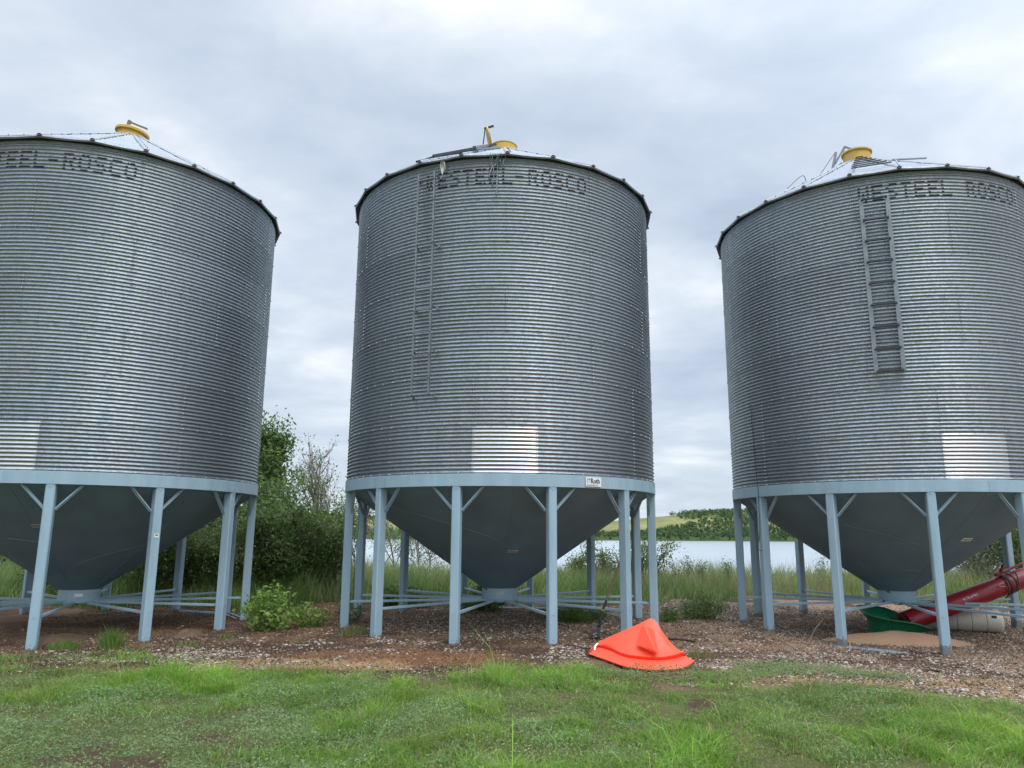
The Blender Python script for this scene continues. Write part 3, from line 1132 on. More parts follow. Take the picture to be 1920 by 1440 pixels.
# ---- lake
def lake():
    m, t, b = new_mat('lake_water')
    b.inputs['Base Color'].default_value = (0.36, 0.41, 0.44, 1)
    b.inputs['Roughness'].default_value = 0.22
    b.inputs['IOR'].default_value = 1.33
    b.inputs['Specular IOR Level'].default_value = 0.5
    tc = N(t, 'ShaderNodeTexCoord')
    mp = N(t, 'ShaderNodeMapping'); mp.inputs['Scale'].default_value = (0.35, 1.0, 1)
    L(t, tc.outputs['Object'], mp.inputs[0])
    n = N(t, 'ShaderNodeTexNoise'); n.inputs['Scale'].default_value = 1.1; n.inputs['Detail'].default_value = 4
    L(t, mp.outputs[0], n.inputs['Vector'])
    bp = N(t, 'ShaderNodeBump'); bp.inputs['Strength'].default_value = 0.3; bp.inputs['Distance'].default_value = 0.12
    L(t, n.outputs[0], bp.inputs['Height']); L(t, bp.outputs[0], b.inputs['Normal'])
    mb = MB()
    mb.add([(-2400, 30, WATER_Z), (2400, 30, WATER_Z), (2400, 1200, WATER_Z), (-2400, 1200, WATER_Z)], [(0, 1, 2, 3)])
    o = mb.build('lake', m)
    tag(o, kind='structure')


lake()


# ---- hills beyond the lake
def hill_h(x, y):
    s = y - (488 + 26 * (fbm(x, y * 0 + 3, 0.006, 41) - 0.5) + 14 * (fbm(x, y * 0, 0.03, 42) - 0.5))
    ridge = 11.5 + 9 * sstep(40, 190, x) * (1 - 0.35 * sstep(260, 420, x)) + 8 * sstep(-60, -250, x) + 6 * (fbm(x, y * 0 + 1, 0.008, 43) - 0.5)
    z = WATER_Z - 0.6 + 3.0 * sstep(0, 12, s) + ridge * sstep(8, 165, s) + 3.0 * (fbm(x, y, 0.02, 44) - 0.5) * sstep(5, 40, s)
    z = z - 16 * sstep(230, 420, s)
    return np.where(s < -6, WATER_Z - 2, z)


hx = np.concatenate([np.linspace(-700, 900, 260)]); hy = np.linspace(465, 900, 110)
X, Y = np.meshgrid(hx, hy)
Zh = hill_h(X, Y)
c = np.array(lin(168, 164, 112)) * 0.55
n = fbm(X, Y, 0.012, 51); n2 = fbm(X, Y, 0.04, 52)
cc = c[None, None] * (0.75 + 0.5 * n2[..., None])
gcol = np.array(lin(118, 134, 82)) * 0.6
k = sstep(0.50, 0.66, n)[..., None] * 0.7
cc = cc * (1 - k) + gcol * k
low = (1 - sstep(1.0, 5.0, Zh))[..., None]
cc = cc * (1 - low) + np.array(lin(80, 98, 56)) * 0.6 * low
nx, ny = len(hx), len(hy)
I = (np.arange(ny - 1)[:, None] * nx + np.arange(nx - 1)[None]).ravel()
F = np.stack([I, I + 1, I + 1 + nx, I + nx], 1)
o = np_mesh('hills', np.stack([X, Y, Zh], 2).reshape(-1, 3), [F], MAT['hill'], cc.reshape(-1, 3), None, True)
tag(o, kind='structure')


# ------------------------------------------------------------------ leaves, blades, stones
def unit(v): return v / np.maximum(1e-9, np.linalg.norm(v, axis=-1, keepdims=True))


def leaf_mesh(name, C, size, aspect, col, parent=None, flat=0.0, droop=0.0, mat='leaf', rng=RNG):
    """one folded leaf (two triangles pairs) per centre"""
    n = len(C)
    d = rng.normal(size=(n, 3)); d[:, 2] = d[:, 2] * (1 - flat) - droop
    d = unit(d)
    r = rng.normal(size=(n, 3)); r[:, 2] = r[:, 2] * (1 - flat)
    s = unit(np.cross(d, r + np.array([0, 0, 2.0 * flat])))
    up = unit(np.cross(s, d))
    sz = (np.asarray(size) * rng.uniform(0.65, 1.3, n))[:, None]
    w = sz * aspect
    a = C - d * sz * 0.5; b = C + d * sz * 0.5
    m1 = C + s * w * 0.5 + up * w * 0.15 - d * sz * 0.05; m2 = C - s * w * 0.5 + up * w * 0.15 - d * sz * 0.05
    V = np.stack([a, m1, b, m2], 1).reshape(-1, 3)
    i = np.arange(n)[:, None] * 4
    F = np.concatenate([i + [0, 1, 2], i + [0, 2, 3]], 0)
    return np_mesh(name, V, [F], MAT[mat], np.repeat(col, 4, 0), parent, False)


def blade_mesh(name, P, h, w, lean, col, mat='grass', rng=RNG, parent=None, bend=1.0):
    n = len(P)
    a = rng.uniform(0, 2 * np.pi, n)
    side = np.stack([np.cos(a), np.sin(a), np.zeros(n)], 1)
    la = rng.uniform(0, 2 * np.pi, n)
    ln = np.stack([np.cos(la), np.sin(la), np.zeros(n)], 1) * (lean * h)[:, None]
    h3 = h[:, None] * np.array([0, 0, 1.0])
    w = w[:, None]
    p1 = P + h3 * 0.5 + ln * 0.28 * bend
    p2 = P + h3 * (1 - 0.25 * (lean[:, None] > 0.7)) + ln
    V = np.stack([P - side * w * 0.5, P + side * w * 0.5, p1 + side * w * 0.42, p1 - side * w * 0.42, p2], 1).reshape(-1, 3)
    i = np.arange(n)[:, None] * 5
    c5 = np.repeat(col, 5, 0)
    return np_mesh(name, V, [i + [0, 1, 2, 3], i + [3, 2, 4]], MAT[mat], c5, parent, False)


def jitter_col(base, n, v=0.2, hue=0.08, rng=RNG):
    base = np.asarray(base)
    k = 1 + rng.uniform(-v, v, (n, 1))
    return np.clip(base * k * (1 + rng.uniform(-hue, hue, (n, 3))), 0.003, 1)


# ---- lawn in front
def lawn():
    rng = np.random.default_rng(21)
    # candidate points, thicker inside what the lawn shows of itself near the viewer
    n = 420000
    x = rng.uniform(-9.5, 9.5, n); y = 4.6 + 6.6 * rng.random(n) ** 1.05
    keepw = np.where(np.abs(x - 0.1) < 0.70 * y + 0.6, 1.0, 0.35)
    e = edge_y(x) + (fbm(x, y, 2.4, 12) - 0.5) * 0.9 + 0.15
    inside = 1 - sstep(-0.15, 0.45, y - e)
    # straggling turf past the edge on the right and round the orange hood
    strag = np.maximum(blob(x, y, 1.6, 9.3, 1.6, 0.5, 0.6, 61), np.maximum(blob(x, y, 3.4, 9.9, 1.1, 0.5, 0.6, 62), blob(x, y, 4.6, 9.9, 0.8, 0.35, 0.6, 63) * 0.7)) * 0.55
    strag = np.maximum(strag, blob(x, y, -6.3, 10.3, 1.5, 0.6, 0.7, 64) * 0.4)
    shorten = 1 - 0.6 * sstep(0.8, 1.4, x) * sstep(-0.6, 0.3, y - e)
    n1 = fbm(x, y, 0.9, 11); n2 = fbm(x, y, 2.4, 12)
    bare = sstep(0.635, 0.70, n1 * 0.55 + n2 * 0.45)
    herb0 = sstep(0.6, -2.0, x) * (1 - sstep(7.2, 8.6, y))
    dens = np.maximum(inside * (1 - 0.92 * bare) * (1 - 0.62 * herb0), strag) * keepw * ~((x > 0.95) & (x < 2.42) & (y > 9.58) & (y < 11.2))
    mask = rng.random(n) < dens
    x, y = x[mask], y[mask]; n = len(x); shorten = shorten[mask]
    z = ground_h(x, y) - 0.01
    lush = sstep(0.46, 0.62, fbm(x, y, 0.8, 71))
    e = edge_y(x)
    rim = np.exp(-((y - e + 0.35) / 0.38) ** 2) * sstep(0.42, 0.6, fbm(x, y * 0.4, 1.5, 72)) * sstep(0.9, 0.2, x)
    rim = np.maximum(rim, blob(x, y, 0.2, 9.0, 0.75, 0.55, 0.5, 73) * 0.9)
    herb = sstep(-0.3, -2.6, x) * (1 - sstep(7.4, 8.6, y)) * 0.75
    right = sstep(1.2, 3.0, x)
    h = 0.036 + 0.046 * lush + 0.12 * rim + 0.02 * right
    h = h * rng.uniform(0.5, 1.5, n) * (1 - 0.35 * herb) * (0.35 + 1.5 * sstep(0.3, 0.72, fbm(x, y, 2.8, 76)))
    tall = rng.random(n) < 0.006
    h = np.where(tall, h * 2.2, h) * shorten
    bright = np.array(lin(136, 178, 68)); mid = np.array(lin(128, 158, 80)); dry = np.array(lin(186, 176, 128))
    k = np.clip(lush * 0.6 + rim * 1.0, 0, 1)[:, None]
    c = mid * (1 - k) + bright * k
    c = jitter_col(1, n, 0.36, 0.07, rng) * c * 1.0
    d = (rng.random(n) < (0.08 + 0.10 * (1 - lush)))[:, None]
    c = np.where(d, dry * rng.uniform(0.6, 1.0, (n, 1)), c)
    pt = fbm(x, y, 1.6, 74)[:, None]
    c = c * (0.60 + 0.80 * pt) * np.array([1.0, 1.0, 1.0]) + np.array([0.03, 0.012, 0.0]) * sstep(0.52, 0.66, fbm(x, y, 0.6, 75))[:, None]
    w = rng.uniform(0.0035, 0.011, n)
    o = blade_mesh('lawn_grass', np.stack([x, y, z], 1), h, w, rng.uniform(0.2, 1.6, n), c, 'grass', rng)
    tag(o, 'short uneven green lawn grass in front of the bins', 'grass', kind='stuff')
    # low grey-green creeping herb
    n = 380000
    x = rng.uniform(-9, 9, n); y = 4.6 + 6.2 * rng.random(n)
    e = edge_y(x)
    pat = sstep(0.40, 0.60, fbm(x, y, 1.1, 81))
    left = sstep(1.2, -1.5, x) * (1 - sstep(7.8, 9.0, y))
    n1 = fbm(x, y, 0.9, 11); n2 = fbm(x, y, 2.4, 12)
    bare = sstep(0.635, 0.70, n1 * 0.55 + n2 * 0.45)
    dens = np.clip(left * (0.65 + 0.35 * pat) + 0.38 * pat * (y < e), 0, 1) * (1 - sstep(-0.2, 0.3, y - e)) * (1 - 0.9 * bare)
    strag = np.maximum(blob(x, y, 2.0, 9.2, 1.3, 0.3, 0.5, 65) * (y < 9.55), np.maximum(blob(x, y, 3.5, 9.8, 1.0, 0.4, 0.6, 66), blob(x, y, 4.5, 9.75, 0.6, 0.25, 0.6, 67)))
    dens = np.maximum(dens, strag * 0.9) * np.where(np.abs(x) < 0.70 * y + 0.6, 1.0, 0.4)
    dens = dens * ~((x > 1.1) & (x < 2.35) & (y > 9.66) & (y < 11.2))
    mask = rng.random(n) < dens
    x, y = x[mask], y[mask]; n = len(x)
    mound = fbm(x, y, 2.6, 83)
    z = ground_h(x, y) + rng.random(n) ** 0.7 * (0.015 + 0.13 * sstep(0.32, 0.72, mound))
    c = np.array(lin(140, 162, 110)) * (0.6 + 0.6 * mound[:, None])
    c = c * jitter_col(1, n, 0.25, 0.05, rng)
    o = leaf_mesh('creeping_herb', np.stack([x, y, z], 1), 0.026, 0.42, c, None, 0.35, 0, 'leaf', rng)
    tag(o, 'grey-green low creeping herb matted through the lawn', 'ground cover', kind='stuff')


lawn()


# ---- pebbles
def pebbles():
    rng = np.random.default_rng(31)
    ico = np.array([(0, 0, 1), (0.894, 0, 0.447), (0.276, 0.851, 0.447), (-0.724, 0.526, 0.447), (-0.724, -0.526, 0.447), (0.276, -0.851, 0.447),
                    (0.724, 0.526, -0.447), (-0.276, 0.851, -0.447), (-0.894, 0, -0.447), (-0.276, -0.851, -0.447), (0.724, -0.526, -0.447), (0, 0, -1)])
    fc = np.array([(0, 1, 2), (0, 2, 3), (0, 3, 4), (0, 4, 5), (0, 5, 1), (1, 6, 2), (2, 7, 3), (3, 8, 4), (4, 9, 5), (5, 10, 1),
                   (6, 7, 2), (7, 8, 3), (8, 9, 4), (9, 10, 5), (10, 6, 1)])
    n = 560000
    x = rng.uniform(-11, 12.5, n); y = rng.uniform(8.6, 20, n)
    e = edge_y(x)
    base = 0.10 + 0.30 * sstep(2.0, 4.5, x)
    d = base * sstep(0.30, 0.62, fbm(x, y, 1.4, 91))
    d = np.maximum(d, 0.9 * sstep(0.42, 0.58, fbm(x, y, 1.8, 92)) * np.maximum(blob(x, y, -3.6, 10.7, 2.4, 0.85, 0.5, 93), np.maximum(blob(x, y, 0.9, 11.1, 1.6, 0.5, 0.5, 94), blob(x, y, -1.6, 12.0, 1.6, 0.35, 0.5, 95) * 0.8)))
    d = np.maximum(d, 0.75 * sstep(0.36, 0.55, fbm(x, y, 2.2, 96)) * blob(x, y, 5.5, 10.2, 4.2, 1.5, 0.4, 97))
    d = np.maximum(d, 0.5 * blob(x, y, 5.0, 17.0, 3.0, 1.5, 0.4, 98))
    d = np.maximum(d, 0.38 * np.maximum(blob(x, y, 7.4, 14.6, 3.4, 2.6, 0.3, 99), blob(x, y, 0, 14.2, 2.8, 2.2, 0.3, 90)))
    d = d * sstep(-0.5, 0.25, y - e) * (1 - 0.85 * blob(x, y, -1.7, 10.6, 1.9, 0.6, 0.4, 3)) * (1 - sstep(18.5, 20, y))
    d = d * np.where(x < -2.5, 1 - sstep(12.2, 14.5, y), 1)
    d = d * ~((x > 1.05) & (x < 2.35) & (y > 9.72) & (y < 11.2))
    mask = rng.random(n) < d * 0.55
    x, y = x[mask], y[mask]; n = len(x)
    s = rng.gamma(2.6, 0.0030, n) + 0.0045
    s = np.minimum(s, 0.026)
    z = ground_h(x, y) + s * 0.15
    sh = rng.uniform(0.65, 1.35, (n, 1, 3)) * np.array([1.15, 1, 0.62])
    ang = rng.uniform(0, 2 * np.pi, n)
    pts = ico[None] * sh * s[:, None, None] * (1 + rng.uniform(-0.18, 0.18, (n, 12, 1)))
    ca, sa = np.cos(ang)[:, None], np.sin(ang)[:, None]
    P = np.stack([pts[..., 0] * ca - pts[..., 1] * sa + x[:, None], pts[..., 0] * sa + pts[..., 1] * ca + y[:, None], pts[..., 2] + z[:, None]], 2)
    kinds = np.array([lin(208, 192, 176), lin(176, 158, 140), lin(150, 128, 112), lin(222, 214, 204), lin(120, 104, 94)]) * 0.66
    c = kinds[rng.choice(5, n, p=[0.26, 0.28, 0.22, 0.10, 0.14])] * rng.uniform(0.8, 1.1, (n, 1))
    Fq = (np.arange(n)[:, None, None] * 12 + fc[None]).reshape(-1, 3)
    o = np_mesh('gravel', P.reshape(-1, 3), [Fq], MAT['stone'], np.repeat(c, 12, 0), None, False)
    tag(o, 'pale pebbles strewn over the bare soil under the bins', 'gravel', kind='stuff')
    # clods, chaff and stalk bits
    n = 90000
    x = rng.uniform(-9, 11, n); y = rng.uniform(8.9, 18.5, n)
    m_ = (y > edge_y(x) - 0.1) & ~((x > 0.95) & (x < 2.45) & (y > 9.6) & (y < 11.3))
    x, y = x[m_], y[m_]; n = len(x)
    C = np.stack([x, y, ground_h(x, y) + rng.uniform(0.002, 0.02, n)], 1)
    kk = np.array([lin(104, 82, 66), lin(72, 58, 50), lin(158, 130, 98), lin(128, 96, 70)])
    c = kk[rng.choice(4, n)] * rng.uniform(0.6, 1.0, (n, 1))
    o = leaf_mesh('chaff_litter', C, 0.034, 0.4, c, None, 0.6, 0, 'stone', rng)
    tag(o, 'brown chaff and clods littering the bare soil', 'litter', kind='stuff')


pebbles()


# ---- tall rough grass on the bank behind the bins
def bank():
    rng = np.random.default_rng(41)
    n = 300000
    x = rng.uniform(-24, 30, n); y = 16.5 + 17 * rng.random(n) ** 1.3
    start = np.interp(x, [-24, -10, -6, -4.9, -4.6, -3.6, -3.2, -1.0, 0, 2.9, 3.5, 4.8, 5.4, 6.8, 9, 12, 30], [16.8, 17.0, 17.0, 17.2, 18.6, 18.6, 17.6, 17.4, 18.0, 18.4, 18.6, 18.9, 19.6, 20.6, 20.2, 19.0, 18])
    start = start + (fbm(x, y, 1.1, 101) - 0.5) * 1.2
    keep = (y > start) & (rng.random(n) < 0.45 + 0.55 * sstep(0.35, 0.6, fbm(x, y, 0.9, 102)))
    x, y, start = x[keep], y[keep], start[keep]; n = len(x)
    z = ground_h(x, y) - 0.03
    h = (0.30 + 0.5 * sstep(0, 2.0, y - start)) * (0.62 + 0.6 * fbm(x, y, 0.7, 103))
    h = h * (1 + 0.25 * sstep(-1, -4, x)) * rng.uniform(0.55, 1.15, n)
    g1 = np.array(lin(126, 156, 84)); g2 = np.array(lin(158, 172, 116)); g3 = np.array(lin(190, 180, 140))
    k = sstep(0.4, 0.62, fbm(x, y, 0.8, 104))[:, None]
    c = g1 * (1 - k) + g2 * k
    c = np.where((rng.random(n) < 0.22)[:, None], np.array(lin(92, 128, 62)), c)
    c = np.where((rng.random(n) < 0.09)[:, None], g3, c) * jitter_col(1, n, 0.25, 0.05, rng)
    o = blade_mesh('tall_grass', np.stack([x, y, z], 1), h, rng.uniform(0.009, 0.022, n), rng.uniform(0.1, 0.75, n), c, 'grass', rng)
    tag(o, 'tall rough seeding grass on the lake bank behind the bins', 'grass', kind='stuff')
    # wispy seed heads
    n = 9000
    x = rng.uniform(-20, 26, n); y = rng.uniform(19.5, 24, n)
    z = ground_h(x, y)
    h = rng.uniform(0.6, 1.15, n)
    c = np.array(lin(186, 172, 138)) * jitter_col(1, n, 0.2, 0.04, rng) * 0.8
    o = blade_mesh('seed_stalks', np.stack([x, y, z], 1), h, np.full(n, 0.007), rng.uniform(0.05, 0.35, n), c, 'grass', rng)
    tag(o, 'thin pale dry stalks rising above the bank grass', 'dry stalks', kind='stuff')


bank()


# ---- woods on the far shore
def far_woods():
    rng = np.random.default_rng(51)
    pts = []
    n = 22000
    x = rng.uniform(-480, 620, n); y = rng.uniform(490, 690, n)
    z = hill_h(x, y)
    zone = fbm(x, y, 0.009, 111)
    s = y - 488
    low = (s < 58 + 10 * (fbm(x, y, 0.03, 112) - 0.5)) & (rng.random(n) < 0.35 + 0.65 * sstep(0.36, 0.46, zone))
    rightw = (x > 84) & (s < 58 + 0.75 * (x - 84)) & (s < 124)
    top = (s > 118) & (s < 172) & (((x > 138) & (x < 430)) | ((x < 74) & (s > 140))) & (rng.random(n) < 0.75)
    keep = (z > WATER_Z + 0.8) & (low | rightw | top)
    x, y, z = x[keep], y[keep], z[keep]; n = len(x)
    hgt = rng.uniform(1.4, 3.4, n) * (1 + 0.45 * (y - 488 > 110) * (x > 100))
    q = 26
    C = np.repeat(np.stack([x, y, z], 1), q, 0)
    u = unit(rng.normal(size=(n * q, 3))) * (rng.random((n * q, 1)) ** 0.4)
    hh = np.repeat(hgt, q)[:, None]
    C = C + u * np.array([0.55, 0.55, 0.5]) * hh + np.array([0, 0, 0.5]) * hh
    g = np.array([lin(74, 98, 60), lin(88, 112, 66), lin(64, 86, 60), lin(98, 118, 78)]) * 1.0
    c = g[rng.choice(4, n)] * rng.uniform(0.8, 1.15, (n, 1))
    c = np.repeat(c, q, 0) * rng.uniform(0.8, 1.2, (n * q, 1))
    o = leaf_mesh('far_woodland', C, 0.95, 0.75, c, None, 0.2, 0, 'leaf', rng)
    tag(o, 'dark green bushy woodland covering the far lake shore', 'woodland', kind='stuff')


far_woods()


# ------------------------------------------------------------------ trees and shrubs
def grow(base, height, spread, rng, levels=4, nbr=4, lean=(0, 0), r0=0.05, first=0.25, upness=0.5):
    """recursive limbs; returns tubes and twig points"""
    tubes, twigs = [], []

    def rec(p, d, ln, r, lv):
        n = 4
        pts = [p.copy()]
        for i in range(n):
            d = (d + Vector(rng.normal(size=3)) * 0.13 + Vector((0, 0, 0.05 * upness))).normalized()
            p = p + d * (ln / n)
            pts.append(p.copy())
        tubes.append((pts, [r * (1 - 0.55 * i / n) for i in range(n + 1)], lv))
        if lv >= 2:
            for q in pts[1:]: twigs.append(q.copy())
        if lv < levels:
            k = nbr + (1 if lv == 0 else 0)
            for i in range(k):
                f = first + (1 - first) * (i + rng.random()) / k if lv == 0 else 0.3 + 0.7 * (i + rng.random()) / k
                idx = min(n - 1, int(f * n)); q = pts[idx].lerp(pts[idx + 1], f * n - idx)
                az = rng.uniform(0, 2 * math.pi)
                out = Vector((math.cos(az), math.sin(az), 0))
                nd = (d * (0.55 + 0.3 * upness) + out * spread * rng.uniform(0.7, 1.2) + Vector((0, 0, upness * 0.4))).normalized()
                rec(q, nd, ln * rng.uniform(0.42, 0.66) * (1 - 0.35 * f if lv == 0 else 1), r * 0.5, lv + 1)
    rec(Vector(base), Vector((lean[0], lean[1], 1)).normalized(), height * 0.78, r0, 0)
    return tubes, twigs


def tree(name, label, cat, base, height, spread, cols, leaves=5000, leaf=0.085, aspect=0.45, sig=0.16, levels=3, nbr=5, seed=0, group=None,
         r0=0.05, lean=(0, 0), first=0.15, upness=0.5, droop=0.3, stems=1, crown_name='crown', trunk_name='trunk'):
    rng = np.random.default_rng(seed)
    gz = float(ground_h(base[0], base[1]))
    root = empty(name, (base[0], base[1], gz))
    tag(root, label, cat, group)
    mb = MB(); tw = []
    for s in range(stems):
        off = (0, 0) if stems == 1 else (rng.normal() * 0.12, rng.normal() * 0.12)
        ln = lean if stems == 1 else (lean[0] + rng.normal() * 0.22, lean[1] + rng.normal() * 0.22)
        hh = height * (1 if s == 0 else rng.uniform(0.6, 0.95))
        tubes, t_ = grow((off[0], off[1], -0.1), hh, spread, rng, levels, nbr, ln, r0, first, upness)
        for pts, rr, lv in tubes:
            mb.tube(pts, rr, 6 if lv < 2 else 4, 0, False)
        tw += t_
    mb.build(trunk_name, MAT['bark'], root, None)
    tw = np.array([tuple(t) for t in tw])
    idx = rng.integers(0, len(tw), leaves)
    C = tw[idx] + rng.normal(size=(leaves, 3)) * sig
    C = C[C[:, 2] > 0.02]
    idx = idx[:len(C)]
    ctone = rng.uniform(0.78, 1.2, len(tw))[idx % len(tw)]
    base_c = np.asarray(cols)[rng.integers(0, len(cols), len(C))]
    c = base_c * ctone[:, None] * rng.uniform(0.8, 1.2, (len(C), 1))
    leaf_mesh(crown_name, C, leaf, aspect, c, root, 0.15, droop, 'leaf', rng)
    return root


DARKG = [np.array(lin(104, 128, 70)), np.array(lin(122, 144, 86)), np.array(lin(86, 110, 62))]
MIDG = [np.array(lin(104, 128, 72)), np.array(lin(122, 142, 86)), np.array(lin(92, 116, 66))]
GREYG = [np.array(lin(116, 132, 96)), np.array(lin(134, 148, 114)), np.array(lin(98, 116, 82))]
GT = 'willows and shrubs along the lake bank'
p = at(522, 1000, 21.5)
tree('willow_tree', 'tallest dense dark green tree, its top clear beside the left bin', 'tree', (p.x, 21.5), 4.55, 0.62, DARKG, 9500, 0.135, 0.45, 0.19, 3, 6, 1, GT, 0.06, (0.02, 0), 0.25, 0.7)
tree('willow_bush', 'broad dark bush between the left and middle bins, in front of the tall tree', 'bush', (at(532, 1100, 19.6).x, 19.6), 2.75, 0.95, DARKG, 11000, 0.115, 0.40, 0.17, 3, 6, 2, GT, 0.05, (0, 0), 0.05, 0.4, stems=3)
tree('willow_bush', 'low dark bush behind the right rear legs of the left bin', 'bush', (at(475, 1090, 19.2).x, 19.2), 2.2, 0.95, DARKG, 9000, 0.085, 0.42, 0.18, 3, 6, 17, GT, 0.04, (0, 0), 0.03, 0.3, stems=3)
tree('willow_bush', 'dark bush filling the view between the left bin spout and its right front leg', 'bush', (at(335, 1090, 19.0).x, 19.0), 2.6, 0.95, DARKG, 9000, 0.095, 0.42, 0.18, 3, 6, 18, GT, 0.04, (0, 0), 0.03, 0.3, stems=3)
tree('willow_bush', 'low dark scrub behind the leftmost leg of the left bin', 'bush', (at(95, 1090, 18.8).x, 18.8), 1.5, 0.95, DARKG, 6000, 0.09, 0.42, 0.18, 3, 5, 19, GT, 0.035, (0, 0), 0.03, 0.3, stems=3)
tree('willow_bush', 'leafy bush with paler leaves beside the brown path', 'bush', (at(615, 1100, 20.5).x, 20.5), 2.3, 0.8, MIDG, 8000, 0.085, 0.38, 0.16, 3, 6, 3, GT, 0.04, (0.03, 0), 0.05, 0.4, stems=2)
tree('willow_bush', 'dark bush seen under the right side of the left bin cone', 'bush', (at(400, 1080, 20.0).x, 20.0), 3.3, 0.9, DARKG, 11000, 0.09, 0.40, 0.18, 3, 6, 4, GT, 0.05, (0, 0), 0.05, 0.4, stems=3)
tree('willow_bush', 'dark shrub right behind the left bin spout', 'bush', (at(270, 1090, 19.5).x, 19.5), 2.3, 0.9, DARKG, 7000, 0.085, 0.42, 0.17, 3, 5, 5, GT, 0.04, (0, 0), 0.05, 0.4, stems=3)
tree('willow_bush', 'shrub behind the left bin at the left edge, above the long grass', 'bush', (at(40, 1060, 22.0).x, 22.0), 2.6, 0.9, MIDG, 9000, 0.09, 0.42, 0.2, 3, 6, 6, GT, 0.04, (0, 0), 0.05, 0.4, stems=3)
tree('willow_bush', 'dark low shrub under the left bin between its rear legs', 'bush', (at(150, 1090, 19.8).x, 19.8), 1.9, 0.95, DARKG, 6000, 0.085, 0.42, 0.18, 3, 5, 16, GT, 0.04, (0, 0), 0.05, 0.4, stems=3)
tree('bare_poplar', 'thin half-bare poplar with grey limbs between the left and middle bins', 'tree', (at(602, 1000, 26).x, 26), 4.7, 0.5, MIDG, 520, 0.085, 0.6, 0.10, 3, 6, 7, GT, 0.07, (0, 0), 0.25, 0.9)
tree('bare_poplar', 'half-bare poplar partly hidden by the middle bin wall', 'tree', (at(648, 1000, 27).x, 27), 4.6, 0.5, MIDG, 750, 0.085, 0.6, 0.12, 3, 6, 8, GT, 0.05, (0.02, 0), 0.2, 0.8)
tree('slender_tree', 'loose pale tree seen under the left of the middle bin', 'tree', (at(735, 1000, 28).x, 28), 3.9, 0.7, MIDG, 3000, 0.085, 0.45, 0.18, 3, 5, 9, GT, 0.04, (0, 0), 0.1, 0.5, stems=2)
tree('slender_tree', 'thin-leaved sapling with grey twigs beside the middle bin cone', 'tree', (at(800, 1020, 27).x, 27), 2.9, 0.8, GREYG, 1400, 0.08, 0.45, 0.16, 3, 5, 10, GT, 0.035, (0, 0), 0.1, 0.5, stems=2)
for i, (px, hh, lab) in enumerate(((1075, 1.25, 'low leafy sapling left of the rear leg of the middle bin'), (1130, 1.75, 'upright bushy sapling just right of the leaning shovel handle'), (1165, 1.55, 'sapling behind the right legs of the middle bin'), (1207, 1.85, 'narrow sapling next to the outermost right leg of the middle bin'))):
    tree('sapling', lab, 'sapling', (at(px, 1080, 23).x, 23 - 0.3 * i), hh, 0.55, MIDG, 2000, 0.07, 0.5, 0.11, 2, 6, 20 + i, 'saplings behind the middle bin', 0.02, (0, 0), 0.1, 0.6, stems=3, trunk_name='stem', crown_name='foliage')
tree('grey_willow', 'grey-green willow bush behind the right bin, above the auger', 'bush', (at(1850, 1060, 22.5).x, 22.5), 2.9, 0.95, GREYG, 12000, 0.10, 0.28, 0.2, 3, 6, 31, GT, 0.04, (-0.1, 0), 0.05, 0.35, stems=4)
tree('grey_willow', 'grey-green willow bush at the right edge behind the auger', 'bush', (at(1960, 1060, 21.5).x, 21.5), 2.9, 0.95, MIDG, 9000, 0.10, 0.28, 0.2, 3, 6, 32, GT, 0.04, (-0.1, 0), 0.05, 0.35, stems=4)
for i, (px, py, lab) in enumerate(((1320, 1075, 'thin weed with dark seed head poking above the bank, left of the right bin'), (1290, 1080, 'leafy weed standing above the bank grass in the gap before the lake'), (1270, 1075, 'weed beside the right legs of the middle bin, before the lake'), (1365, 1085, 'dark-topped weed near the outer left leg of the right bin'), (1545, 1080, 'whitish twiggy weed behind the right bin cone'))):
    tree('weed_plant', lab, 'weed', (at(px, py, 21.5).x, 21.5), 1.0, 0.4, GREYG if i == 4 else MIDG, 260, 0.06, 0.4, 0.07, 2, 4, 50 + i, 'weeds above the bank grass', 0.010, (0, 0), 0.3, 0.6, trunk_name='stem', crown_name='foliage')


# low plants near the bins
def low_plant(name, label, cat, base, h, w, cols, n, leaf, aspect, seed, droop=0.1, flat=0.35, stems=14, group=None):
    rng = np.random.default_rng(seed)
    gz = float(ground_h(base[0], base[1]))
    root = empty(name, (base[0], base[1], gz)); tag(root, label, cat, group)
    mb = MB(); pts = []
    for s in range(stems):
        a = rng.uniform(0, 2 * np.pi); rr = w * math.sqrt(rng.random())
        hh = h * (1 - 0.6 * (rr / w) ** 2) * rng.uniform(0.7, 1.1)
        e = Vector((rr * math.cos(a), rr * math.sin(a) * 0.8, hh)); b = Vector((e.x * 0.35, e.y * 0.35, -0.02))
        mid = b.lerp(e, 0.5) + Vector((e.x * 0.15, e.y * 0.15, hh * 0.12))
        q = [b.lerp(mid, t / 3) if t <= 3 else mid.lerp(e, (t - 3) / 3) for t in range(7)]
        mb.tube(q, [0.006 - 0.0006 * t for t in range(7)], 4, 0, False)
        pts += [tuple(v) for v in q[1:]] + [tuple(q[-1])] * 2
    mb.build('stem', MAT['leafstem'], root, None)
    pts = np.array(pts)
    C = pts[rng.integers(0, len(pts), n)] + rng.normal(size=(n, 3)) * np.array([0.07, 0.07, 0.05]) * (w / 0.45)
    C[:, 2] = np.maximum(C[:, 2], 0.015)
    c = np.asarray(cols)[rng.integers(0, len(cols), n)] * rng.uniform(0.7, 1.2, (n, 1))
    leaf_mesh('foliage', C, leaf, aspect, c, root, flat, droop, 'leaf', rng)
    return root


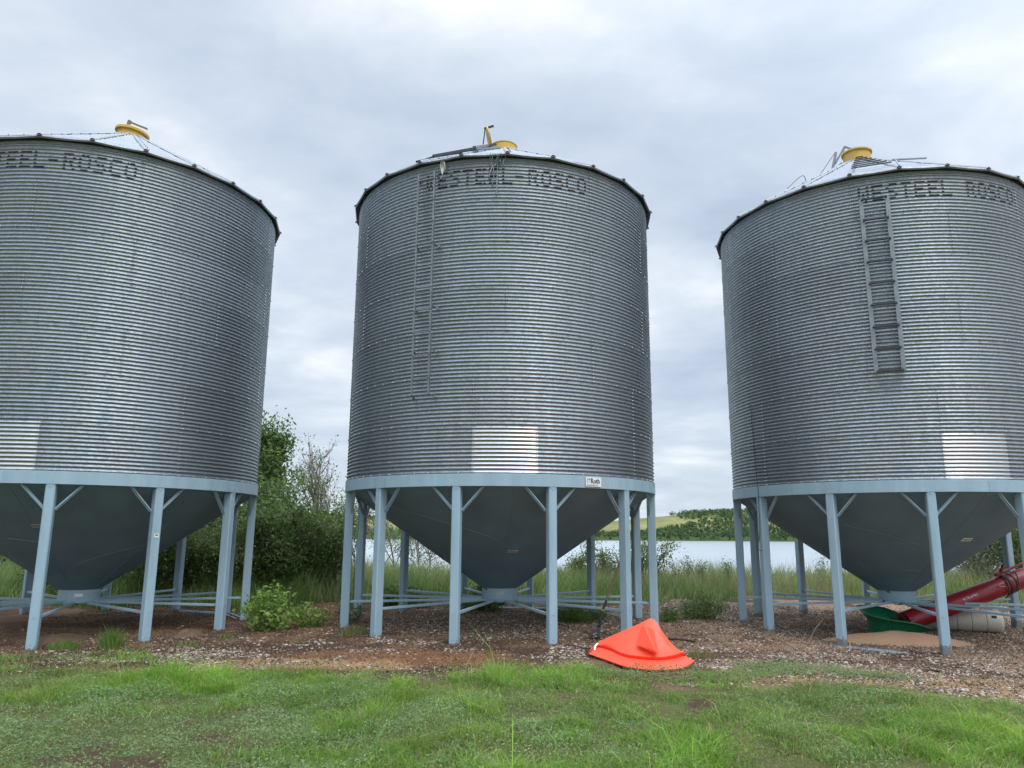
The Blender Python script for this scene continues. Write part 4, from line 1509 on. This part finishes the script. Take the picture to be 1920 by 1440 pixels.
MAT['leafstem'] = paint('green_stem', lin(96, 104, 60), 0.7)
LIME = [np.array(lin(128, 158, 76)), np.array(lin(110, 142, 66)), np.array(lin(146, 172, 94))]
SH = [np.array(lin(86, 118, 50)), np.array(lin(96, 126, 48)), np.array(lin(72, 104, 44))]
low_plant('broadleaf_shrub', 'light green broad-leaved shrub against the right rear leg of the left bin', 'shrub', (-4.12, 13.35), 0.66, 0.55, LIME, 1300, 0.085, 0.55, 61, 0.25, 0.45, 30)
low_plant('broadleaf_shrub', 'smaller light green broad-leaved shrub, right neighbour beside the brown path', 'shrub', (-3.5, 13.8), 0.38, 0.36, LIME, 480, 0.075, 0.55, 62, 0.25, 0.45, 22)
low_plant('weed_clump', 'dark green weed clump on bare soil between the middle and right bins', 'weed', (3.85, 15.45), 0.42, 0.5, DARKG, 1800, 0.075, 0.25, 63, -0.2, 0.0, 30)
low_plant('weed_mound', 'wide feathery green mound behind the shovel under the middle bin', 'weed', (1.25, 15.0), 0.30, 0.62, SH, 4200, 0.045, 0.3, 64, -0.2, 0.0, 40)
low_plant('weed_mound', 'small feathery green mound right of the outermost right leg', 'weed', (2.95, 14.75), 0.22, 0.32, SH, 1500, 0.04, 0.3, 65, -0.2, 0.0, 24)
low_plant('weed_clump', 'leafy weed by the left legs of the middle bin, beside the path', 'weed', (-2.95, 14.3), 0.45, 0.28, MIDG, 420, 0.07, 0.4, 66, 0.1, 0.2, 14)
low_plant('weed_clump', 'broad-leaved weeds behind the spout of the middle bin', 'weed', (-0.55, 16.9), 0.55, 0.55, MIDG, 1500, 0.09, 0.5, 67, 0.1, 0.2, 26)
low_plant('weed_clump', 'leafy weeds along the rear left legs of the middle bin', 'weed', (-2.3, 17.2), 0.5, 0.6, MIDG, 1500, 0.09, 0.5, 69, 0.1, 0.2, 26)


def tuft(label, base, h, w, n, seed, col=lin(116, 148, 70), dry=0.1):
    rng = np.random.default_rng(seed)
    gz = float(ground_h(base[0], base[1]))
    a = rng.uniform(0, 2 * np.pi, n); rr = w * np.sqrt(rng.random(n))
    P = np.stack([rr * np.cos(a), rr * np.sin(a), np.full(n, -0.01)], 1)
    c = np.array(col) * jitter_col(1, n, 0.25, 0.05, rng)
    c = np.where((rng.random(n) < dry)[:, None], np.array(lin(150, 136, 96)), c)
    o = blade_mesh('grass_tuft', P, h * rng.uniform(0.5, 1.1, n) * (1 - 0.5 * rr / w), rng.uniform(0.006, 0.012, n), rng.uniform(0.1, 0.6, n), c, 'grass', rng)
    o.location = (base[0], base[1], gz)
    tag(o, label, 'grass tuft', 'grass tufts on the bare soil')


tuft('tallest bright grass tuft on bare soil under the left bin', (-5.85, 11.5), 0.40, 0.17, 420, 71)
tuft('lower grass tuft on bare soil, nearer the leftmost leg', (-6.45, 11.35), 0.22, 0.22, 300, 72)
tuft('small dry grass tuft between the two left front legs of the middle bin', (-2.55, 12.6), 0.24, 0.26, 300, 73, lin(108, 124, 76), 0.3)
tuft('dry grass tuft just right of the orange plastic hood', (2.62, 10.75), 0.16, 0.2, 260, 74, lin(136, 136, 84), 0.4)
tuft('sparse grass tuft on the pebbles before the right leg of the left bin', (-4.75, 11.55), 0.14, 0.22, 160, 75, lin(128, 146, 88), 0.2)
tuft('short sparse grass tuft in front of the light green shrub', (-4.45, 12.35), 0.12, 0.18, 110, 76, lin(128, 146, 88), 0.2)


# ------------------------------------------------------------------ orange plastic hood lying on the ground
def spline(pts, n):
    P = [Vector(p) for p in pts]
    out = []
    m = len(P) - 1
    for i in range(n + 1):
        t = i / n * m; k = min(m - 1, int(t)); f = t - k
        p0, p1, p2, p3 = P[max(0, k - 1)], P[k], P[k + 1], P[min(m, k + 2)]
        out.append(0.5 * ((2 * p1) + (p2 - p0) * f + (2 * p0 - 5 * p1 + 4 * p2 - p3) * f * f + (3 * p1 - p0 - 3 * p2 + p3) * f ** 3))
    return out


def hood():
    curves = [
        [(1104, 1223, 10.99), (1122, 1206, 11.02), (1160, 1188, 10.98), (1197, 1172, 10.92), (1224, 1162, 10.86), (1244, 1189, 10.76), (1264, 1213, 10.62), (1284, 1228, 10.36)],
        [(1105, 1223.5, 10.98), (1127, 1208, 10.98), (1163, 1194, 10.90), (1197, 1182, 10.82), (1222, 1178, 10.78), (1244, 1194, 10.70), (1264, 1216, 10.58), (1284, 1229, 10.34)],
        [(1116, 1213, 10.98), (1134, 1211, 10.88), (1166, 1209, 10.72), (1198, 1211, 10.62), (1224, 1213, 10.57), (1248, 1213, 10.53), (1267, 1219, 10.48), (1283, 1229, 10.34)],
        [(1119, 1211, 10.98), (1141, 1213, 10.84), (1169, 1225, 10.58), (1200, 1230, 10.47), (1236, 1232, 10.40), (1263, 1228, 10.38), (1280, 1223, 10.36), (1284, 1228, 10.32)],
        [(1119, 1211.5, 10.97), (1141, 1214, 10.82), (1169.5, 1227, 10.55), (1200.5, 1232, 10.44), (1236.5, 1234, 10.37), (1264, 1230, 10.35), (1281.5, 1224.5, 10.34), (1284.5, 1228.5, 10.31)],
        [(1118, 1213, 10.97), (1141.5, 1219.5, 10.82), (1170, 1232.5, 10.545), (1201, 1237.5, 10.43), (1237, 1239.5, 10.36), (1265, 1236, 10.34), (1282.5, 1230, 10.33), (1285, 1231, 10.30)],
        [(1110, 1221, 10.95), (1140, 1229, 10.74), (1170, 1241, 10.42), (1201, 1246.5, 10.27), (1236, 1248.5, 10.18), (1266, 1246, 10.18), (1286, 1241, 10.22), (1297, 1239, 10.22)],
        [(1102, 1227, 10.92), (1138, 1239, 10.64), (1170, 1250, 10.24), (1201, 1255.5, 10.06), (1235, 1257.5, 9.96), (1267, 1256, 9.98), (1288, 1250, 10.06), (1303, 1239, 10.16)],
        [(1102, 1229, 10.92), (1138, 1242, 10.62), (1170, 1253, 10.22), (1201, 1258.5, 10.04), (1235, 1260.5, 9.94), (1267, 1259, 9.96), (1289, 1253, 10.04), (1303, 1243, 10.15)]]
    n = 40
    def on_ground(px, py, z):
        w = ray(px, py)
        return (z - EYE) / w.z * w.y
    curves[7] = [(a, b, on_ground(a, b, 0.010)) for a, b, c in curves[7]]
    curves[8] = [(a, b, on_ground(a, b, -0.010)) for a, b, c in curves[8]]
    curves[5] = [(a, b, c + 0.045) for a, b, c in curves[5]]
    curves[6] = [(a, b, 0.45 * curves[5][i][2] + 0.55 * curves[7][i][2]) for i, (a, b, c) in enumerate(curves[6])]
    rows = [spline([at(*q) + Vector((0, 0, 0.012)) for q in c], n) for c in curves]
    back = [p + Vector((0.0, 0.25 + 0.0 * p.z, 0)) for p in rows[0]]
    back1 = [p + Vector((0.0, 0.03, -0.004)) for p in rows[0]]
    back2 = [Vector((p.x, p.y + 0.10 + 0.30 * max(0, p.z), max(0.0, p.z * 0.02))) for p in rows[0]]
    allr = [back2, [a.lerp(b, 0.5) for a, b in zip(back1, back2)], back1] + rows
    vs = [v for r in allr for v in r]
    m = n + 1
    fs = [(i * m + k, (i + 1) * m + k, (i + 1) * m + k + 1, i * m + k + 1) for i in range(len(allr) - 1) for k in range(n)]
    root = empty('plastic_hood', (1.75, 10.5, 0))
    tag(root, 'bright orange moulded plastic hood lying on the grass edge before the middle bin', 'plastic hood')
    off = -Vector((1.75, 10.5, 0))
    mb = MB(); mb.add([v + off for v in vs], fs)
    o = mb.build('shell', MAT['orange'], root, 22)
    sol = o.modifiers.new('thickness', 'SOLIDIFY'); sol.thickness = 0.006; sol.offset = -1
    # hollow wedge-shaped spout moulded into the front
    mb = MB()
    A, B_ = at(1203, 1173, 10.72), at(1232, 1227, 10.33)
    C_, D_ = at(1193, 1209, 10.56), at(1224, 1178, 10.72)
    E_ = at(1233, 1216, 10.48)
    A2 = at(1209, 1172, 10.66); B2 = at(1230, 1222, 10.27)
    ring = [A, A2, at(1220, 1197, 10.44), B2, B_]
    lf = [A, C_, C_.lerp(B_, 0.5), B_]
    vs = [A, A2, ring[2], B2, B_, C_.lerp(B_, 0.5), C_, D_, E_]
    mb.add([v + off for v in vs], [(0, 1, 2, 6), (6, 2, 3, 5), (5, 3, 4), (1, 7, 8, 2), (2, 8, 4, 3), (0, 7, 1)])
    sp = mb.build('spout', MAT['orange'], root, 60)
    bv = sp.modifiers.new('round', 'BEVEL'); bv.width = 0.02; bv.segments = 3; bv.limit_method = 'ANGLE'
    mb = MB()
    a = spline([at(1121, 1206, 10.97), at(1116.5, 1211, 10.88), at(1114.5, 1219, 10.83)], 8)
    for i in range(8):
        mb.bar(a[i] + off, a[i + 1] + off, 0.022, 0.006, up=(0, -1, 0.4))
    mb.build('strap', MAT['white'], root)


hood()


# ------------------------------------------------------------------ auger and its green hopper
def auger():
    gx0, gy0 = 7.05, 14.45
    g0 = float(ground_h(gx0, gy0))
    root = empty('auger_hopper', (gx0, gy0, g0))
    tag(root, 'green plastic funnel hopper under the right bin spout, holding the auger foot', 'hopper')
    Mt = Matrix.Rotation(D2R(6), 4, 'Y') @ Matrix.Rotation(D2R(8), 4, 'X')
    Mt = Matrix.Translation((0, 0, -0.03)) @ Mt
    mb = MB()
    n = 48
    prof = [(0.30, 0.0), (0.37, 0.02), (0.43, 0.22), (0.49, 0.30), (0.60, 0.40), (0.625, 0.405), (0.63, 0.39)]
    vs = []
    for r, z in prof:
        for k in range(n):
            a = 2 * math.pi * k / n
            # rounded square outline, lower on the side where the tube leaves
            sq = 1 + 0.10 * math.cos(4 * a + 0.6) * -0.6
            dip = 0.20 * max(0.0, math.sin(a)) ** 2 * (z / 0.4) ** 1.5
            vs.append((r * sq * math.sin(a), -r * sq * math.cos(a), z - dip))
    fs = [(i * n + k, i * n + (k + 1) % n, (i + 1) * n + (k + 1) % n, (i + 1) * n + k) for i in range(len(prof) - 1) for k in range(n)]
    fs.append(tuple(range(n - 1, -1, -1)))
    mb.add(vs, fs, 0, Mt)
    o = mb.build('bowl', MAT['green'], root, 50)
    sol = o.modifiers.new('thickness', 'SOLIDIFY'); sol.thickness = 0.008
    mb = MB()
    for a in (30, 150, 210, 330):
        aa = D2R(a)
        p = Vector((0.385 * math.sin(aa), -0.385 * math.cos(aa), 0.03)); q = Vector((0.475 * math.sin(aa), -0.475 * math.cos(aa), 0.24))
        mb.bar(Mt @ p, Mt @ q, 0.03, 0.02)
    mb.build('stiffener', MAT['green'], root)

    # auger
    A = Vector((7.20, 14.42, 0.03)); d = Vector((1.0, 0.20, 0.292)).normalized()
    ar = empty('auger', (A.x, A.y, g0))
    tag(ar, 'dark red grain auger tube rising to the right from the green hopper', 'auger')
    off = -Vector((A.x, A.y, g0))
    T = lambda s: A + d * s + off
    r = 0.18
    mb = MB()
    mb.tube([T(0.12), T(0.121), T(9.5), T(9.501)], [r * 0.94, r, r, r * 0.94], 40)
    mb.build('tube', MAT['red'], ar, 40)
    side = d.cross(Vector((0, 0, 1))).normalized(); up = side.cross(d)
    # bare screw and guard bars at the foot
    mb = MB()
    pts = []
    for i in range(40):
        t = i / 39; a = t * 2.4 * 2 * math.pi
        c = T(-0.34 + 0.47 * t)
        pts.append((c, a))
    vs = []
    for c, a in pts:
        e = side * math.cos(a) + up * math.sin(a)
        vs += [c + e * 0.03, c + e * 0.155]
    mb.add(vs, [(2 * i, 2 * i + 1, 2 * i + 3, 2 * i + 2) for i in range(39)])
    mb.tube([T(-0.38), T(0.14)], 0.03, 10)
    for k in range(6):
        a = k * math.pi / 3 + 0.3
        e = (side * math.cos(a) + up * math.sin(a)) * 0.185
        mb.tube([T(-0.34) + e, T(0.2) + e], 0.008, 6)
    o = mb.build('intake_screw', MAT['rustiron'], ar, 40)
    so = o.modifiers.new('thickness', 'SOLIDIFY'); so.thickness = 0.004
    # clamp band, joints and bracket
    def ringed(s, w, rr, mat, name):
        mb = MB(); mb.tube([T(s - w / 2), T(s - w / 2 + 0.001), T(s + w / 2 - 0.001), T(s + w / 2)], [r, rr, rr, r], 40)
        mb.build(name, mat, ar, 40)
    ringed(1.72, 0.012, r + 0.003, MAT['red'], 'tube_joint')
    ringed(2.47, 0.05, r + 0.012, MAT['rustiron'], 'clamp_band')
    ringed(2.60, 0.03, r + 0.010, MAT['rustiron'], 'clamp_band')
    ringed(3.5, 0.14, r + 0.014, MAT['red'], 'clamp_band')
    mb = MB()
    mb.bar(T(2.35) + up * 0.225, T(3.6) + up * 0.29, 0.05, 0.03)
    mb.bar(T(2.45) + up * 0.20, T(2.62) + up * 0.36, 0.05, 0.04)
    mb.box(tuple(T(2.40) + up * 0.23), (0.08, 0.08, 0.06))
    mb.build('truss_bracket', MAT['red'], ar)
    mb = MB(); mb.bar(T(2.32) + up * 0.27, T(2.55) + up * 0.40, 0.07, 0.012); mb.build('hand_grip', MAT['tagm'], ar)
    # white warning pictures and a yellow sticker on the side that faces the lawn
    mb = MB()
    for k in range(7):
        for row, (h0, w) in enumerate(((0.028, 0.016), (0.004, 0.022), (-0.020, 0.014))):
            if (k * 3 + row) % 5 == 4: continue
            ang = 0.36 + h0 * 3.2
            e = side * math.cos(ang) + up * math.sin(ang)
            c = T(1.36 + k * 0.052 + 0.006 * row) + e * (r + 0.001)
            tv = e.cross(d).normalized()
            Mx = Matrix((d, tv, e)).transposed().to_4x4(); Mx.translation = c
            mb.box((0, 0, 0), (w, 0.013, 0.003), Mx)
    mb.build('warning_print', MAT['white'], ar)
    mb = MB()
    for k in range(5):
        ang = 0.15 + k * 0.14
        e = side * math.cos(ang) + up * math.sin(ang); tv = e.cross(d).normalized()
        Mx = Matrix((d, tv, e)).transposed().to_4x4(); Mx.translation = T(2.93) + e * (r + 0.0015)
        mb.box((0, 0, 0), (0.10, 0.030, 0.003), Mx)
    mb.build('yellow_sticker', MAT['sticker_yellow'], ar)
    # undercarriage beyond the right edge of the view
    mb = MB()
    c = T(8.0)
    for s in (-1, 1):
        foot = c + side * (0.75 * s); foot.z = 0.34
        mb.bar(foot, c, 0.06, 0.06); mb.bar(foot, T(6.4) - up * 0.2, 0.05, 0.05)
    f0 = c + side * 0.75; f1 = c - side * 0.75; f0.z = f1.z = 0.34
    mb.bar(f0, f1, 0.06, 0.06)
    mb.build('undercarriage', MAT['red'], ar)
    for s in (-1, 1):
        f = c + side * (0.84 * s); f.z = 0.34
        mb = MB()
        Mw = Matrix((d.cross(side).normalized(), d, side)).transposed().to_4x4(); Mw.translation = f
        mb.lathe([(0.18, -0.07), (0.30, -0.085), (0.335, -0.06), (0.335, 0.06), (0.30, 0.085), (0.18, 0.07), (0.05, 0.05), (0.05, -0.05), (0.18, -0.07)], 28, Mw)
        mb.build('wheel', MAT['black'], ar, 40)
    # hydraulic hose looped round the tube
    mb = MB()
    pts = [T(2.36) + (side * math.cos(a) + up * math.sin(a)) * (r + 0.02 + 0.03 * max(0, -math.sin(a))) + d * (0.05 * a) for a in [1.7 - 0.25 * k for k in range(12)]]
    mb.tube(pts, 0.011, 6); hz = mb.build('hose', MAT['rustiron'], ar, None)
    mb = MB()
    pts = [T(2.62) + (side * math.cos(a) + up * math.sin(a)) * (r + 0.012) + d * (0.10 * a) for a in [1.6 - 0.25 * k for k in range(16)]]
    mb.tube(pts, 0.006, 6); mb.build('hose', MAT['cordm'], ar, None)
    # yellow-brown twine ends
    pts = [T(2.30) + side * (r + 0.015) + up * 0.10, T(2.22) + side * (r + 0.03) + up * 0.12, T(2.16) + side * (r + 0.03) + up * 0.09, T(2.22) + side * (r + 0.02) + up * 0.06, T(2.33) + side * (r + 0.01) + up * 0.02, T(2.36) + side * (r - 0.01) - up * 0.10]
    mb = MB(); mb.tube(spline(pts, 24), 0.006, 5); mb.build('twine', MAT['tagm'], ar, None)

    # cream plastic tank lying behind
    P0 = Vector((7.95, 15.35, 0)); P1 = Vector((9.32, 14.72, 0))
    g = float(ground_h(8.6, 15.0))
    tr = empty('plastic_tank', (8.6, 15.0, g))
    tag(tr, 'cream ribbed plastic tank lying on its side behind the auger', 'tank')
    dd = (P1 - P0).normalized()
    Mx = Matrix((dd.cross(Vector((0, 0, 1))).normalized(), Vector((0, 0, 1)), -dd)).transposed().to_4x4()
    rr = 0.205
    prof = [(0.001, 0.0), (0.12, 0.0), (0.17, 0.015), (rr - 0.01, 0.05)]
    ln = (P1 - P0).length
    z = 0.06
    while z < ln - 0.1:
        prof += [(rr, z), (rr, z + 0.215), (rr - 0.012, z + 0.225), (rr - 0.012, z + 0.235)]
        z += 0.245
    prof += [(rr - 0.01, ln - 0.05), (0.17, ln - 0.015), (0.12, ln), (0.001, ln)]
    P1g = P1 - Vector((8.6, 15.0, 0)) + Vector((0, 0, rr - 0.01))
    Mx.translation = P1g
    mb = MB(); mb.lathe(prof, 36, Mx); mb.build('body', MAT['cream'], tr, 50)
    mb = MB(); mb.lathe([(rr + 0.001, 0.94), (rr + 0.006, 0.945), (rr + 0.006, 1.03), (rr + 0.001, 1.035)], 36, Mx)
    mb.build('strap', MAT['black'], tr, 40)
    mb = MB(); Mq = Mx.copy()
    mb.lathe([(0.03, -0.012), (0.055, -0.012), (0.06, 0.0)], 20, Mx @ Matrix.Translation((0.0, 0.06, 0)))
    mb.build('cap', MAT['black'], tr)
    mb = MB()
    e = (Mx.to_3x3() @ Vector((0.85, 0.5, 0))).normalized()
    tv = e.cross(dd).normalized(); Ms = Matrix((dd, tv, e)).transposed().to_4x4(); Ms.translation = Mx @ Vector((0, 0, 0.16)) + e * (rr + 0.001)
    mb.box((0, 0, 0), (0.085, 0.05, 0.006), Ms); mb.build('print_patch', MAT['rustiron'], tr)


auger()

# spilled grain pile
X, Y = np.meshgrid(np.linspace(-1.35, 1.45, 90), np.linspace(-0.75, 0.8, 60))
hgt = 0.17 * np.exp(-((X + 0.15) / 0.62) ** 2 - ((Y - 0.12) / 0.34) ** 2) + 0.10 * np.exp(-((X - 0.55) / 0.5) ** 2 - ((Y + 0.05) / 0.3) ** 2) + 0.05 * np.exp(-((X + 0.85) / 0.35) ** 2 - ((Y - 0.1) / 0.3) ** 2)
hgt = hgt + 0.03 * (fbm(X, Y, 3.0, 121) - 0.5) - 0.022
px_, py_ = 6.72, 13.38
Zp = hgt + ground_h(X + px_, Y + py_) - float(ground_h(px_, py_)) + 0.004
I = (np.arange(59)[:, None] * 90 + np.arange(89)[None]).ravel()
o = np_mesh('grain_pile', np.stack([X, Y, Zp], 2).reshape(-1, 3), [np.stack([I, I + 1, I + 91, I + 90], 1)], MAT['grain'], None, None, True)
o.location = (px_, py_, float(ground_h(px_, py_)))
tag(o, 'low tan pile of spilled grain in front of the green hopper', 'grain pile')

# heaps of old rotten grain under the left bin
for i, (hx_, hy_, w_, h_) in enumerate(((-5.2, 12.6, 0.5, 0.13), (-7.2, 12.4, 0.95, 0.10))):
    X, Y = np.meshgrid(np.linspace(-1, 1, 40), np.linspace(-1, 1, 40))
    Zp = h_ * np.exp(-(X / 0.5) ** 2 - (Y / 0.5) ** 2) * (0.7 + 0.6 * fbm(X + i * 3, Y, 2.5, 131)) - 0.02 * h_ / 0.14
    I = (np.arange(39)[:, None] * 40 + np.arange(39)[None]).ravel()
    cc = np.array(lin(112, 92, 74)) * 0.9 * (0.7 + 0.6 * fbm(X * w_ * 6, Y * w_ * 6, 1.0, 133))[..., None]
    o = np_mesh('rotten_grain_heap', np.stack([X * w_, Y * w_, Zp], 2).reshape(-1, 3), [np.stack([I, I + 1, I + 41, I + 40], 1)], MAT['ground'], cc.reshape(-1, 3), None, True)
    o.location = (hx_, hy_, float(ground_h(hx_, hy_)))
    tag(o, ('small brown heap of old grain beside the second front leg of the left bin', 'long low brown heap of old grain behind the leftmost leg')[i], 'grain heap', 'heaps of old grain under the left bin')


# shovel leaning inside the middle bin's frame
def shovel():
    b = Vector((1.36, 12.30, 0.0)); top = at(1165, 1046, 12.62)
    root = empty('shovel', (b.x, b.y, float(ground_h(b.x, b.y))))
    tag(root, 'old shovel with dark square blade leaning against the right leg of the middle bin', 'shovel')
    off = -Vector(root.location)
    s0 = at(1124.5, 1168, 12.36); s1 = at(1129, 1147, 12.40); s2 = at(1137, 1126, 12.44)
    mb = MB()
    # pan: slightly dished plate with turned shoulder
    Lf, Rt = at(1108, 1202, 12.30), at(1125, 1202, 12.30)
    Lt, Rtp = at(1110, 1172, 12.36), at(1125.5, 1172, 12.36)
    vs = []
    for t in (0, 0.33, 0.66, 1.0):
        for k in range(5):
            f = k / 4
            p = (Lf.lerp(Rt, f)).lerp(Lt.lerp(Rtp, f), t)
            vs.append(p + Vector((0, 0.03 * (1 - (2 * f - 1) ** 2), 0)) + off)
    mb.add(vs, [(r * 5 + k, r * 5 + k + 1, r * 5 + 6 + k, r * 5 + 5 + k) for r in range(3) for k in range(4)])
    o = mb.build('blade', MAT['rustiron'], root, 50)
    so = o.modifiers.new('thickness', 'SOLIDIFY'); so.thickness = 0.004
    mb = MB()
    for (u, v, w, h) in ((1114, 1189, 0.03, 0.012), (1117, 1193, 0.035, 0.010), (1113, 1195, 0.012, 0.016), (1118, 1187, 0.02, 0.008)):
        c = at(u, v, 12.30)
        mb.box(tuple(c + off + Vector((0, -0.0, 0))), (w, 0.006, h))
    mb.build('paint_marks', MAT['tagm'], root)
    mb = MB(); mb.tube([s0 + off - Vector((0, 0, 0.05)), s0 + off, s1 + off, s2 + off], [0.02, 0.022, 0.021, 0.02], 10)
    mb.build('socket', MAT['black'], root, 40)
    mb = MB(); mb.tube([s2 + off, (s2.lerp(top, 0.5)) + off, top + off], [0.017, 0.018, 0.016], 10)
    mb.build('handle', MAT['wood'], root, 40)
    c = s1.lerp(s2, 0.12)
    mb = MB(); mb.tube([c + off - (s2 - s1) * 0.06, c + off + (s2 - s1) * 0.06], 0.028, 10)
    mb.build('ferrule', MAT['orangeish'], root, 40)


MAT['orangeish'] = paint('rusty_orange_ferrule', lin(170, 104, 40), 0.7, 0, 0.2, 20)
shovel()


def cord(name, label, cat, pts, r, mat, n=24, group=None):
    P = [Vector(p) for p in pts]
    root = P[0].copy()
    mb = MB(); mb.tube([q - root for q in spline(P, n)], r, 6)
    o = mb.build(name, mat, None, None); o.location = root
    tag(o, label, cat, group)
    return o


g = lambda x, y, z=0.0: Vector((x, y, float(ground_h(x, y)) + z))
cord('pipe_piece', 'short dark pipe lying right of the orange hood', 'pipe', [g(2.32, 12.35, 0.02), g(2.6, 12.2, 0.03), g(2.85, 12.05, 0.02)], 0.018, MAT['rustiron'], 6)
cord('wire', 'dark wire lying on the soil between the shovel and the right leg', 'wire', [g(1.45, 12.75, 0.05), g(1.62, 12.6, 0.02), g(1.85, 12.6, 0.02), g(2.0, 12.7, 0.01)], 0.007, MAT['black'], 12)
cord('wire', 'dark wire lying left of the orange hood on dark soil', 'wire', [g(0.82, 11.6, 0.02), g(0.95, 11.45, 0.03), g(1.05, 11.35, 0.02), g(1.2, 11.3, 0.02)], 0.007, MAT['black'], 12)
cord('stick', 'bent dry stick standing from the soil under the right bin', 'stick', [g(5.05, 13.2, 0.0), g(5.22, 13.4, 0.16), g(5.42, 13.5, 0.34)], 0.008, MAT['bark'], 8)
cord('stick', 'dark twig on the gravel in front of the right bin', 'stick', [g(4.25, 9.75, 0.012), g(4.4, 9.78, 0.02), g(4.6, 9.72, 0.012)], 0.008, MAT['rustiron'], 8)
cord('stick', 'short dark stick on the gravel below the front right leg', 'stick', [g(5.55, 10.55, 0.015), g(5.65, 10.52, 0.025), g(5.78, 10.55, 0.012)], 0.014, MAT['rustiron'], 6)


def wp(W, a, r, z):
    n, t = local_dir(a)
    return W @ (n * r + Vector((0, 0, z)))


cord('power_cable', 'thin dark cable running down the left side of the right bin and its leg', 'cable',
     [wp(W2, -76.5, R + 0.012, WB + 1.5), wp(W2, -76, R + 0.012, WB + 0.75), wp(W2, -74.5, R + 0.03, WB + 0.02), wp(W2, -74, R + 0.045, WB - 0.2), wp(W2, -74.2, R + 0.045, WB - 0.8), wp(W2, -75.8, R + 0.045, WB - 1.05), wp(W2, -77, R + 0.01, WB - 1.12), wp(W2, -75, R + 0.045, WB - 1.15), wp(W2, -73.6, R + 0.03, WB - 1.14)], 0.0045, MAT['black'], 60)
cord('pull_cord', 'thin cord sagging from the lid lever down the roof of the right bin', 'cord',
     [W2 @ (Z(0.36) - local_dir(-26)[1] * 0.42), W2 @ (Z(-0.45) - local_dir(-26)[1] * 0.95 + local_dir(-26)[0] * 0.3), W2 @ (roof_pt(-55, 2.1, 0.16)), W2 @ (roof_pt(-52, 2.9, 0.06))], 0.0075, MAT['cordm'], 30)
cord('dangling_wire', 'thin wire hanging down the rear left leg of the middle bin', 'wire',
     [wp(W0, -78, R - 0.2, WB - 0.2), wp(W0, -80, R - 0.25, WB - 0.7), wp(W0, -78, R - 0.2, WB - 1.3), wp(W0, -79, R - 0.22, 0.5)], 0.005, MAT['black'], 20)

# tangle of wire hanging from the eave of the middle bin, and a rag beside the ladder head
rng_ = random.Random(9)
mb = MB()
for k in range(7):
    a = -5.5 + k * 0.75 + rng_.uniform(-0.3, 0.3)
    ln = (0.42, 0.55, 0.20, 0.75, 0.15, 0.12, 0.18)[k]
    pts = [wp(W0, a, R + 0.10, WB + 5.345)]
    for q in range(1, 5):
        pts.append(wp(W0, a + rng_.uniform(-0.5, 0.5), R + 0.05 + rng_.uniform(-0.02, 0.02), WB + 5.34 - ln * q / 4))
    mb.tube(spline(pts, 14), 0.009, 5)
o = mb.build('wire_tangle', MAT['ladder'], None, None)
tag(o, 'tangle of loose grey wires hanging from the eave of the middle bin', 'wires')
mb = MB()
c0 = [(-21.6, 5.30), (-20.6, 5.26), (-20.3, 5.14), (-21.0, 5.02), (-21.5, 5.10), (-21.9, 5.20)]
vs = [wp(W0, a, R + 0.10, WB + z) for a, z in c0] + [wp(W0, a * 0.998, R + 0.15, WB + z - 0.01) for a, z in c0]
mb.add(vs, [(0, 1, 2, 3, 4, 5), (11, 10, 9, 8, 7, 6)] + [(k, (k + 1) % 6, 6 + (k + 1) % 6, 6 + k) for k in range(6)])
o = mb.build('rag', MAT['tagm'], None, None)
tag(o, 'small pale rag caught under the eave beside the ladder head', 'rag')
